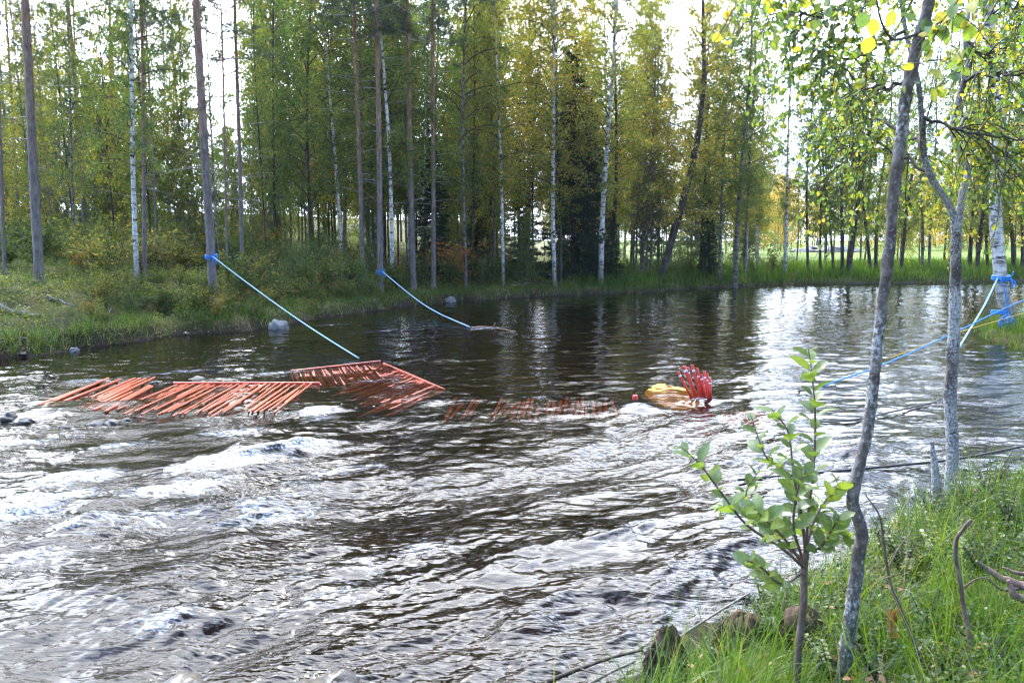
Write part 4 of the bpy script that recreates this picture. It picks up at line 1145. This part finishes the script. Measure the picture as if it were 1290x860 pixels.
def leafy_plant(px, py, Y, h, n, sz, ye, label, mat='shrub', group=None):
    p = at_y(px, py, Y); p[2] = gz(p[0], p[1]); bs, bl = MB(), MB()
    for i in range(n):
        a = RNG.uniform(0, 6.28); l = h * RNG.uniform(.6, 1.1); s = np.linspace(0, 1, 6)
        Q = np.stack([np.cos(a) * l * .45 * s ** 1.5, np.sin(a) * l * .45 * s ** 1.5, l * s], -1)
        bs.tube(Q, np.linspace(.003, .0015, 6), 4, 0, False)
        m = 16; u = np.repeat(np.linspace(.25, 1, m // 2), 2); z = np.stack([np.interp(u, s, Q[:, c]) for c in range(3)], -1)
        sgn = np.tile([-1, 1], m // 2)[:, None]
        sd = np.array([-np.sin(a), np.cos(a), 0]) * sgn + np.array([np.cos(a), np.sin(a), .5]) * .5
        bl.broad(z, sd + unit(m, RNG) * .25, np.array([np.cos(a) * .3, np.sin(a) * .3, 1]) + unit(m, RNG) * .25, sz * (1.2 - .6 * u), sz * .42)
    r = empty('leafy_plant', p, label, 'plant', group); bs.build('stems', M['brown_stem'], r)
    c = bl.build('leaves', M[mat], r, False); c.color = (ye, 0, 0, 1)


leafy_plant(1190, 700, 3.9, .26, 5, .05, .5, 'pale yellow-green feathery plant between the two dead stems', 'willow')
leafy_plant(1176, 640, 4.9, .30, 14, .032, .22, 'dark leafy berry bush at the foot of the forked birch')
leafy_plant(1215, 640, 5.0, .26, 12, .03, .25, 'dark berry bush right of the forked birch foot')
leafy_plant(1200, 835, 2.8, .16, 12, .03, .25, 'low berry plant at the bottom below the broken stem')
leafy_plant(1265, 815, 2.9, .16, 10, .035, .3, 'low bright leafy plant in the bottom right corner')
leafy_plant(1120, 640, 4.3, .22, 6, .04, .3, 'small leafy plant right of the crooked trunk bend')
for px, py, Y, h, n, sz, ye in [(1090, 760, 3.2, .2, 8, .035, .35), (1140, 660, 4.0, .22, 9, .035, .25), (1235, 690, 3.9, .22, 9, .035, .3), (1170, 745, 3.3, .18, 9, .03, .2), (1045, 800, 3.0, .18, 8, .035, .35), (1245, 620, 5.2, .3, 11, .035, .3), (1105, 820, 2.9, .16, 9, .03, .25), (970, 820, 3.4, .16, 8, .03, .3), (1270, 650, 4.6, .25, 9, .04, .4), (1150, 615, 5.1, .26, 10, .03, .2)]:
    leafy_plant(px, py, Y, h * 1.2, n + 3, sz * 1.15, ye, 'low leafy weed growing through the grass of the near bank', group='weeds in the near grass')
for _ in range(26):
    x_, y_ = rb.uniform(1.0, 5.2), rb.uniform(2.6, 6.0)
    if river_sd(np.array([x_]), np.array([y_]))[0] < .05 or x_ / y_ > .68: continue
    q_ = 645 + x_ / y_ * 1003
    leafy_plant(q_, 700, y_, rb.uniform(.12, .3), rb.randint(5, 11), rb.uniform(.028, .05), rb.uniform(.15, .5), 'low leafy weed growing through the grass of the near bank', group='weeds in the near grass')
leafy_plant(905, 835, 3.4, .14, 7, .03, .3, 'small leafy plant between the two root tussocks')


# ------------------------------------------------------------------ rocks
def rock(px, py, z, sx, sy, sz, mat, label, name='rock', group=None):
    p = at_z(px, py, 0); b = MB(); th, ph = np.meshgrid(np.linspace(0, 2 * math.pi, 29)[:-1], np.linspace(.02, math.pi - .02, 18))
    d = np.stack([np.cos(th) * np.sin(ph), np.sin(th) * np.sin(ph), np.cos(ph)], -1)
    sd = int(px * 7 + py); rr = 1 + .35 * fbm(d[..., 0] * 1.1 + sd % 13, d[..., 1] * 1.1 + d[..., 2] * 1.3, 3, sd)
    V = d * rr[..., None] * [sx, sy, sz]
    i = np.arange(17)[:, None] * 28; j = np.arange(28)[None]; f = np.stack([i + j, i + 28 + j, i + 28 + (j + 1) % 28, i + (j + 1) % 28], -1).reshape(-1, 4)
    b.add(V.reshape(-1, 3), f); o = b.build(name, M[mat]); o.location = (p[0], p[1], z); o.rotation_euler = (0, 0, random.uniform(0, 6))
    tag(o, label, 'rock', group)


rock(351, 414, .04, .24, .17, .17, 'rock', 'pale grey boulder in the water at the foot of the left bank')
rock(568, 381, .03, .3, .18, .14, 'rock', 'flat grey boulder at the shore beside the straight dark pine')
rock(94, 443, .02, .10, .08, .06, 'rock', 'small whitish stone at the edge of the eroded left shore')
for px, py, s in [(250, 477, .11), (197, 481, .08), (158, 463, .05), (300, 472, .05)]:
    rock(px, py, -.03, s * 1.3, s, s * .55, 'wet_rock', 'dark wet rock breaking the surface behind the orange rod panels', 'rock', 'dark rocks behind the rod panels')
for px, py, s in [(8, 526, .13), (32, 530, .10), (85, 538, .08), (122, 534, .10), (140, 533, .11), (160, 527, .06), (45, 548, .07), (25, 560, .08), (100, 548, .05), (-20, 540, .1)]:
    rock(px, py, -.03, s * 1.0, s * .8, s * .6, 'wet_rock', 'small dark wet stone in the riffle below the orange rod panels', 'rock', 'wet stones in the riffle')
for px, py, s in [(228, 862, .10), (420, 866, .12), (395, 872, .09)]:
    rock(px, py, -.05, s * 1.5, s, s * .8, 'wet_rock', 'dark brown rock awash at the bottom edge of the picture', 'rock', 'awash rocks at the bottom')
for px, py, s in [(30, 449, .06), (235, 423, .05)]:
    rock(px, py, .05, s * 1.3, s, s * .7, 'wet_rock', 'dark stone along the waterline of the eroded left shore', 'rock', 'stones along the left waterline')


def ground_stick(name, a, b_, ra, label, cat, mat='dead_wood', lift=.05, bend=.1):
    A, B = np.array(a), np.array(b_); s = np.linspace(0, 1, 10)
    P = A + (B - A) * s[:, None]; P[:, :2] += bend * np.sin(s * 3.1)[:, None] * np.array([.5, -.5]); P[:, 2] = ground(P[:, 0], P[:, 1]).clip(0) + lift
    m = P[0].copy(); bb = MB(); bb.tube(P, np.linspace(ra, ra * .5, 10), 8, bump=.2, seed=6)
    for q in (3, 5, 7):
        d = unit(1, RNG)[0]; d[2] = abs(d[2]); bb.tube(np.stack([P[q], P[q] + d * .25]), [ra * .35, ra * .2], 5)
    o = shift(bb, m).build(name, M[mat]); o.location = m; tag(o, label, cat)


def gp(px, py, Y): return at_y(px, py, Y)


ground_stick('fallen_branch', gp(0, 380, 15.8), gp(48, 384, 16), .05, 'pale dead branch lying on the eroded soil at the left edge', 'branch')
ground_stick('fallen_branch', gp(60, 372, 17), gp(95, 380, 16.8), .03, 'thin dead branch on the eroded soil below the thick left pine', 'branch')
ground_stick('fallen_branch', gp(120, 398, 16.6), gp(140, 385, 17.2), .025, 'short grey branch sticking out of the moss on the left bank', 'branch')
ground_stick('fallen_log', gp(660, 372, 31), gp(790, 366, 32.6), .07, 'dark fallen log along the water below the tall spruce', 'log', 'dark_bark', .08)
ground_stick('fallen_branch', gp(645, 380, 29.6), gp(668, 366, 31), .04, 'pale bent branch dipping into the water left of the fallen log', 'branch', 'dead_wood', .12)
ground_stick('fallen_log', gp(-10, 436, 14.4), gp(40, 440, 14.5), .07, 'dark rotten log at the waterline in the left corner', 'log', 'dark_bark', .02)
pm = at_y(1042, 322, 86); b = MB(); th, ph = np.meshgrid(np.linspace(0, 2 * math.pi, 49)[:-1], np.linspace(.02, 1.6, 14))
rr = 1 + .3 * fbm(np.cos(th) * np.sin(ph) * 4, np.sin(th) * np.sin(ph) * 4 + ph, 4, 8)
V = np.stack([np.cos(th) * np.sin(ph) * 3.6 * rr, np.sin(th) * np.sin(ph) * 2 * rr, np.cos(ph) * .75 * (.7 + .3 * rr)], -1)
i = np.arange(13)[:, None] * 48; j = np.arange(48)[None]
b.add(V.reshape(-1, 3), np.stack([i + j, i + 48 + j, i + 48 + (j + 1) % 48, i + (j + 1) % 48], -1).reshape(-1, 4))
o = b.build('stone_heap', M['rock']); o.location = (pm[0], pm[1], gz(pm[0], pm[1]) - .1); tag(o, 'low grey stone heap far out on the green meadow', 'stone heap')
# drift log in mid stream
P = smooth(np.array([at_z(594, 414, -.01), at_z(612, 413, .02), at_z(628, 415, .005), at_z(650, 419, -.03)]), 20); m = P[0].copy(); b = MB()
b.tube(P, np.linspace(.05, .03, 20), 10, bump=.2, seed=2); b.tube(np.stack([P[10], P[10] + [.05, 0, .14]]), [.022, .012], 6)
o = shift(b, m).build('drift_log', M['brown_stem']); o.location = m; tag(o, 'short drift log caught in mid stream where the second long rope ends', 'log')


# ------------------------------------------------------------------ fish weir: floating panels of plastic rods
def rod_mesh(L, r, mat):
    b = MB(); b.tube(np.array([[0, 0, 0], [0, .012, 0], [0, L * .5, 0], [0, L - .012, 0], [0, L, 0]]), [r * .85, r, r, r, r * .85], 10)
    return b.mesh('rod', M[mat])


def panel(name, label, base, rods, mat, r, rail=None, railmat='dull_red'):
    root = empty(name, base, label, 'fish weir')
    for (x0, y0, z0, x1, y1, z1) in rods:
        A, B = Vector((x0, y0, z0)), Vector((x1, y1, z1)); Lr = (B - A).length
        o = link('rod', RM[mat], root); o.location = A - Vector(base)
        o.rotation_mode = 'QUATERNION'; o.rotation_quaternion = Vector((0, 1, 0)).rotation_difference((B - A).normalized()); o.scale = (r / .02, Lr, r / .02)
    if rail is not None:
        b = MB(); b.tube(smooth(np.array(rail), 16), .02, 8); shift(b, base).build('rail', M[railmat], root)
    return root


RM = {m: rod_mesh(1.0, .02, m) for m in ('orange', 'dull_red', 'dark_red', 'red')}
J = lambda s: random.gauss(0, s)
rods = [(-5.98 + .10 * i + J(.01), 9.85 - .03 * i, -0.0 + .022 + J(.01), -6.12 + .10 * i + J(.03), 11.8 + J(.1), .01 + J(.01)) for i in range(3)]
rods += [(-5.34 + .085 * i + J(.012), 9.60 - .03 * i + J(.06), .028 + J(.012), -5.42 + .075 * i + J(.02), 10.95 + J(.1), .036 + J(.012)) for i in range(6)]
rods += [(-5.6 + .09 * i, 10.4, .0, -5.7 + .09 * i, 11.9 + J(.1), .0) for i in range(4)]
panel('floating_weir', 'leftmost orange rod panel, its loose rods lying on the riffle', (-5.5, 9.7, 0), rods, 'orange', .018)
rods = []
for i in range(36):
    x = -4.80 + .055 * i; y0 = 9.35 + abs(J(.12)) + (.12 if 6 < i < 9 else 0)
    if i % 9 == 7: y0 += .5
    z0 = -.002 + J(.014) if i % 4 else .028
    if i in (5, 17, 28): continue
    rods.append((x + J(.016), y0, z0, x - .05 + J(.02), 11.42 + J(.03), -.004 + J(.010)))
panel('floating_weir', 'wide orange rod panel with many parallel rods lying in the shallow riffle', (-3.8, 9.4, 0), rods, 'orange', .0115, [(-4.92, 11.40, .012), (-3.8, 11.42, .012), (-2.8, 11.42, .008)], 'orange')
e0, e1, dv = np.array([-3.5, 12.45]), np.array([-2.25, 13.45]), np.array([.5, -1.45])
rods = []
for t_ in np.linspace(0, 1, 44):
    a_ = e0 + (e1 - e0) * t_; c_ = a_ + dv
    rods.append((c_[0] + J(.02), c_[1] + J(.05), -.030 + J(.012), a_[0] + J(.01), a_[1], -.022 + J(.007)))
panel('floating_weir', 'dull red rod panel awash under thin water where the first long rope ends', (-2.6, 12.2, 0), rods, 'dull_red', .0135, [(e0[0], e0[1], .012), ((e0 + e1)[0] / 2, (e0 + e1)[1] / 2, .014), (e1[0], e1[1], .018)])
e0, e1, dv = np.array([-2.15, 13.2]), np.array([-.95, 11.0]), np.array([-.55, -1.5])
rods = []
for t_ in np.linspace(0, 1, 46):
    a_ = e0 + (e1 - e0) * t_; c_ = a_ + dv * (1 + J(.10))
    rods.append((c_[0] + J(.06), c_[1], -.052 + J(.018), a_[0], a_[1], -.016 + J(.012)))
panel('floating_weir', 'dark red rod panel slanting under the glassy water right of the rope end', (-1.7, 11.5, 0), rods, 'dark_red', .0135, [(e0[0], e0[1], .015), ((e0 + e1)[0] / 2, (e0 + e1)[1] / 2, .005), (e1[0], e1[1], -.01)], 'dark_red')
rods = [(-.85 + .075 * i, 9.75 + J(.07), -.14 + J(.02), -.75 + .075 * i + J(.02), 10.75 + J(.16), -.12 + J(.02)) for i in range(30) if random.random() < .72]
panel('floating_weir', 'sunken reddish rod panel barely visible under ripples in mid river', (.2, 10.2, 0), rods, 'dark_red', .022)
rods = [(2.55 + .075 * i, 9.1 + J(.05), -.08 + J(.015), 2.65 + .075 * i, 9.75 + J(.04), -.06 + J(.012)) for i in range(9)]
panel('floating_weir', 'sunken reddish rod panel right of and below the yellow float', (2.8, 9.4, 0), rods, 'dark_red', .022)

# upright bundle with tape
Yb = 10.3
base = at_z(882, 500, 0); base[2] = -.05
root = empty('rod_bundle', base, 'fan of upright bright red rods with silver tape standing in the river', 'rod bundle')
for (tx, ty, bx, by, w) in [(854, 468, 870, 499, 4.2), (861, 461, 878.5, 502, 6), (871.5, 459, 883, 500, 4.5), (878, 463, 886, 500, 3.8), (883, 471, 889, 501, 4), (887.5, 467, 891.5, 500, 3.6), (891, 470, 893, 500, 3.8), (894, 476, 895.5, 499, 4), (866, 463, 875, 500, 4)]:
    dy = J(.07)
    T_, B_ = at_y(tx, ty, Yb + dy + .06), at_y(bx, by, Yb + dy); B_ = B_ + (B_ - T_) * .18; r = .85 * w * Yb / F / 2
    b = MB(); b.tube(np.stack([B_, B_ + (T_ - B_) * .5, B_ + (T_ - B_) * .985, T_]), [r, r, r, r * .97], 12); ro = shift(b, base).build('rod', M['red'], root)
    b = MB(); q = random.uniform(.70, .86); b.tube(np.stack([B_ + (T_ - B_) * q, B_ + (T_ - B_) * (q + .055)]), r * 1.07, 12, cap=False); shift(b, base).build('tape', M['silver'], ro)
# yellow float under thin water
c0 = at_z(853, 499, 0); b = MB()
th = np.linspace(0, 2 * math.pi, 41)[:-1]
rings = [(0, .014), (.3, .012), (.34, .006), (.36, -.01), (.34, -.06), (0, -.07)]
V = np.array([[r * (1 + .16 * math.sin(2 * t + 1) + .1 * math.sin(3 * t)) * np.cos(t), r * (1 + .12 * math.sin(3 * t + 2)) * np.sin(t) * 2.2, z] for r, z in rings for t in th]); n = 40
i = np.arange(5)[:, None] * n; j = np.arange(n)[None]
b.add(V, np.stack([i + j, i + (j + 1) % n, i + n + (j + 1) % n, i + n + j], -1).reshape(-1, 4)); V = V
o = b.build('yellow_float', M['yellow']); o.location = (c0[0], c0[1] + .1, -.022); o.rotation_euler = (math.radians(1.6), math.radians(1.5), 0); tag(o, 'yellow float awash beside the upright red rods', 'float')
# red peg
p = at_z(800, 508, 0); b = MB(); b.tube(np.array([[0, 0, -.06], [0, 0, .05]]), .022, 10); root = b.build('marker_peg', M['cable']); root.location = p
tag(root, 'tiny red-capped peg poking out of the water left of the yellow float', 'peg')
b = MB(); b.tube(np.array([[0, 0, .05], [0, 0, .06], [0, 0, .105], [0, 0, .11]]), [.03, .034, .034, .025], 12); b.build('cap', M['red'], root)


# ------------------------------------------------------------------ ropes
def rope(name, pts, r, mat, label, sag=0, n=50, knot=None, base=None):
    P = smooth(np.array(pts), n); s = np.linspace(0, 1, n); P[:, 2] -= sag * 4 * s * (1 - s)
    m = P[0].copy(); b = MB(); b.tube(P, r, 8); o = shift(b, m).build(name, M[mat]); o.location = m; tag(o, label, 'rope')
    if knot is not None:
        c, rr, turns = knot
        t = np.linspace(0, 1, 26 * turns); b = MB()
        Q = c + np.stack([np.cos(t * 6.283 * turns) * rr, np.sin(t * 6.283 * turns) * rr, (t - .5) * .10 + .03 * np.sin(t * 6.283 * turns)], -1)
        b.tube(Q, r * 1.1, 7)
        for dd in ((.12, -.05, -.16), (.05, -.04, .14), (.03, -.08, -.22)):
            k0 = c + np.array([rr * .5, -rr, 0]); b.tube(smooth(np.array([k0, k0 + np.array(dd) * .5 + [.03, 0, .02], k0 + np.array(dd)]), 8), r, 6)
        shift(b, m).build('knot', M['rope_blue'], o)
    return o


k1 = at_y(266, 323, 19.0)
rope('blue_rope', [k1 + [.1, -.16, 0], at_y(360, 388, 16.6), at_z(452, 451, .04)], .0135, 'rope_pale', 'pale blue rope from the left bank pine to the red rod panel', .06, knot=(k1, .135, 3))
k2 = at_y(479, 342, 25.4)
rope('blue_rope', [k2 + [.1, -.14, 0], at_y(535, 382, 21.8), at_z(592, 412, .03)], .016, 'rope_pale', 'pale blue rope from the light brown pine to the drift log', .05, knot=(k2, .125, 4))
k3 = at_y(1261, 350, 17.4)
rope('blue_rope', [k3 + [-.13, -.1, 0], at_y(1240, 385, 16.3), at_y(1222, 415, 15.6), at_z(1203, 446, .0)], .018, 'rope_pale', 'thick pale rope slanting from the roped birch down into the water', .0, knot=(k3, .165, 3))
rope('blue_rope', [at_y(1420, 330, 15.4), at_y(1290, 378, 15.2), at_y(1200, 420, 13.8), at_y(1115, 458, 12.3), at_z(1030, 488, 0)], .012, 'rope_blue', 'long taut blue rope crossing in front of the roped birch to the river')
rope('yellow_rope', [at_y(1420, 352, 15.8), at_y(1290, 394, 15.6), at_y(1210, 418, 14.8), at_z(1120, 451, .0)], .008, 'rope_yellow', 'thin ochre rope stretched just under the long blue rope')
rope('dark_rope', [at_y(1124, 452, 14.0), at_y(1075, 468, 12.9), at_z(1005, 493, .01)], .009, 'cable', 'thin dark cord running beside the end of the long blue rope')
rope('dark_cable', [at_z(930, 604, .05), at_z(1010, 597, .04), at_z(1130, 586, .05), at_z(1210, 577, .06), at_z(1300, 560, .08), at_z(1400, 545, .2)], .012, 'cable', 'dark cable lying across the water behind the near bank tip')
rope('dark_cable', [at_z(1030, 532, .03), at_z(1080, 528, .03), at_z(1130, 517, .03), at_z(1180, 506, .04)], .010, 'cable', 'short dark branch-like cable on the water left of the forked birch')
# tuft of blue rope at the foot of the roped birch
c0 = at_y(1269, 398, 17.1); b = MB()
for i in range(13):
    a = RNG.uniform(0, 6.28, 3); h = RNG.uniform(.12, .34); w = RNG.uniform(.06, .2)
    pts = np.array([[0, 0, .05], [np.cos(a[0]) * w, -.06 + np.sin(a[0]) * .08, -h * .4], [np.cos(a[1]) * w * 1.1, -.1 + np.sin(a[1]) * .06, -h], [np.cos(a[2]) * w * .6, -.1, -h * .5], [0, -.04, .02]])
    b.tube(smooth(pts, 26), .014, 6)
t = np.linspace(0, 1, 70); b.tube(np.stack([np.cos(t * 25) * .17 + .02, np.sin(t * 25) * .17 + .3, .02 + .08 * t], -1), .014, 6)
t = np.linspace(0, 1, 20); b.tube(smooth(np.array([[-.02, -.02, .05], [-.06, -.04, .3], [-.11, .02, .6], [-.16, .1, .82]]), 20), .013, 6)
o = b.build('rope_tuft', M['rope_blue']); o.location = c0; tag(o, 'tangled tuft of bright blue rope hanging at the foot of the roped birch', 'rope bundle')

# ------------------------------------------------------------------ the damp air of the valley
hb = MB()
hv = [(x_, y_, z_) for x_ in (-400, 420) for y_ in (-200, 560) for z_ in (-9.0, 26.0)]
hb.add(hv, [(0, 1, 3, 2), (4, 6, 7, 5), (0, 4, 5, 1), (2, 3, 7, 6), (0, 2, 6, 4), (1, 5, 7, 3)])
hm = bpy.data.materials.new('damp_air'); hm.use_nodes = True; ht = hm.node_tree; ht.nodes.clear()
ho = ht.nodes.new('ShaderNodeOutputMaterial'); hp_ = ht.nodes.new('ShaderNodeVolumePrincipled')
hp_.inputs['Density'].default_value = 0.00016; hp_.inputs['Color'].default_value = (0.92, 0.95, 1.0, 1); hp_.inputs['Anisotropy'].default_value = 0.3
ht.links.new(hp_.outputs[0], ho.inputs[1])
o = hb.build('haze', hm, None, False); tag(o, kind='stuff')

# ------------------------------------------------------------------ camera, light, sky
cd = bpy.data.cameras.new('camera'); cam = bpy.data.objects.new('camera', cd); COL.objects.link(cam)
cam.location = CAM; cam.rotation_euler = (math.pi / 2 - TH, 0, 0)
cd.sensor_width = 36; cd.lens = 28; cd.clip_start = 0.05; cd.clip_end = 5000
cd.dof.use_dof = True; cd.dof.focus_distance = 11; cd.dof.aperture_fstop = 5.0
S.camera = cam
SUN_AZ, SUN_EL = math.radians(-14), math.radians(41)       # azimuth from +Y towards +X
sd = Vector((math.sin(SUN_AZ) * math.cos(SUN_EL), math.cos(SUN_AZ) * math.cos(SUN_EL), math.sin(SUN_EL)))
ld = bpy.data.lights.new('sun', 'SUN'); ld.energy = 4.4; ld.angle = math.radians(1.2); ld.color = (1, 0.92, 0.79)
lo = bpy.data.objects.new('sun', ld); COL.objects.link(lo)
lo.rotation_mode = 'QUATERNION'; lo.rotation_quaternion = Vector((0, 0, -1)).rotation_difference(-sd)
lo.location = (0, 0, 40)
W = bpy.data.worlds.new('World'); S.world = W; W.use_nodes = True
wt = W.node_tree; wt.nodes.clear()


def wn(t, ins=None, **kw):
    nd = wt.nodes.new(t)
    for k, v in kw.items(): setattr(nd, k, v)
    for k, v in (ins or {}).items():
        if hasattr(v, 'is_output'): wt.links.new(v, nd.inputs[k])
        else: nd.inputs[k].default_value = v
    return nd


sky = wn('ShaderNodeTexSky', sky_type='NISHITA', sun_disc=False, sun_elevation=SUN_EL, sun_rotation=SUN_AZ, air_density=1.0, dust_density=0.7, ozone_density=1.0)
tcw = wn('ShaderNodeTexCoord')
mpw = wn('ShaderNodeMapping', {'Vector': tcw.outputs['Generated'], 'Scale': (1.0, 1.0, 2.2)})
cn = wn('ShaderNodeTexNoise', {'Vector': mpw.outputs[0], 'Scale': 2.3, 'Detail': 6.0, 'Roughness': 0.6, 'Distortion': 0.4})
dot = wn('ShaderNodeVectorMath', {0: tcw.outputs['Generated'], 1: tuple(sd)}, operation='DOT_PRODUCT')
near = wn('ShaderNodeMapRange', {0: dot.outputs['Value'], 1: 0.50, 2: 0.97, 3: -0.01, 4: 0.24})
ca = wn('ShaderNodeMath', {0: cn.outputs[0], 1: near.outputs[0]}, operation='ADD')
cr = wn('ShaderNodeValToRGB', {0: ca.outputs[0]}); cr.color_ramp.elements[0].position = 0.45; cr.color_ramp.elements[1].position = 0.62
cb = wn('ShaderNodeMapRange', {0: dot.outputs['Value'], 1: 0.2, 2: 1.0, 3: 13.0, 4: 58.0})
tint = wn('ShaderNodeMapRange', {0: dot.outputs['Value'], 1: 0.3, 2: 0.95})
tc2 = wn('ShaderNodeMix', {0: tint.outputs[0], 6: (0.46, 0.78, 1.5, 1), 7: (0.96, 1.0, 1.08, 1)}, data_type='RGBA')
cc = wn('ShaderNodeVectorMath', {0: tc2.outputs[2], 1: cb.outputs[0]}, operation='MULTIPLY')
mx = wn('ShaderNodeMix', {0: cr.outputs[0], 6: sky.outputs[0], 7: cc.outputs[0]}, data_type='RGBA')
bg = wn('ShaderNodeBackground', {0: mx.outputs[2], 1: 0.15})
wo = wn('ShaderNodeOutputWorld'); wt.links.new(bg.outputs[0], wo.inputs[0])

S.view_settings.view_transform = 'Standard'; S.view_settings.look = 'None'
S.view_settings.exposure = 0.9; S.view_settings.gamma = 1
S.render.film_transparent = False
cy = S.cycles
cy.max_bounces = 6; cy.diffuse_bounces = 4; cy.glossy_bounces = 3; cy.transmission_bounces = 4; cy.transparent_max_bounces = 6
cy.sample_clamp_indirect = 6; cy.sample_clamp_direct = 12; cy.use_denoising = True
cy.filter_width = 1.15
cy.caustics_reflective = False; cy.caustics_refractive = False
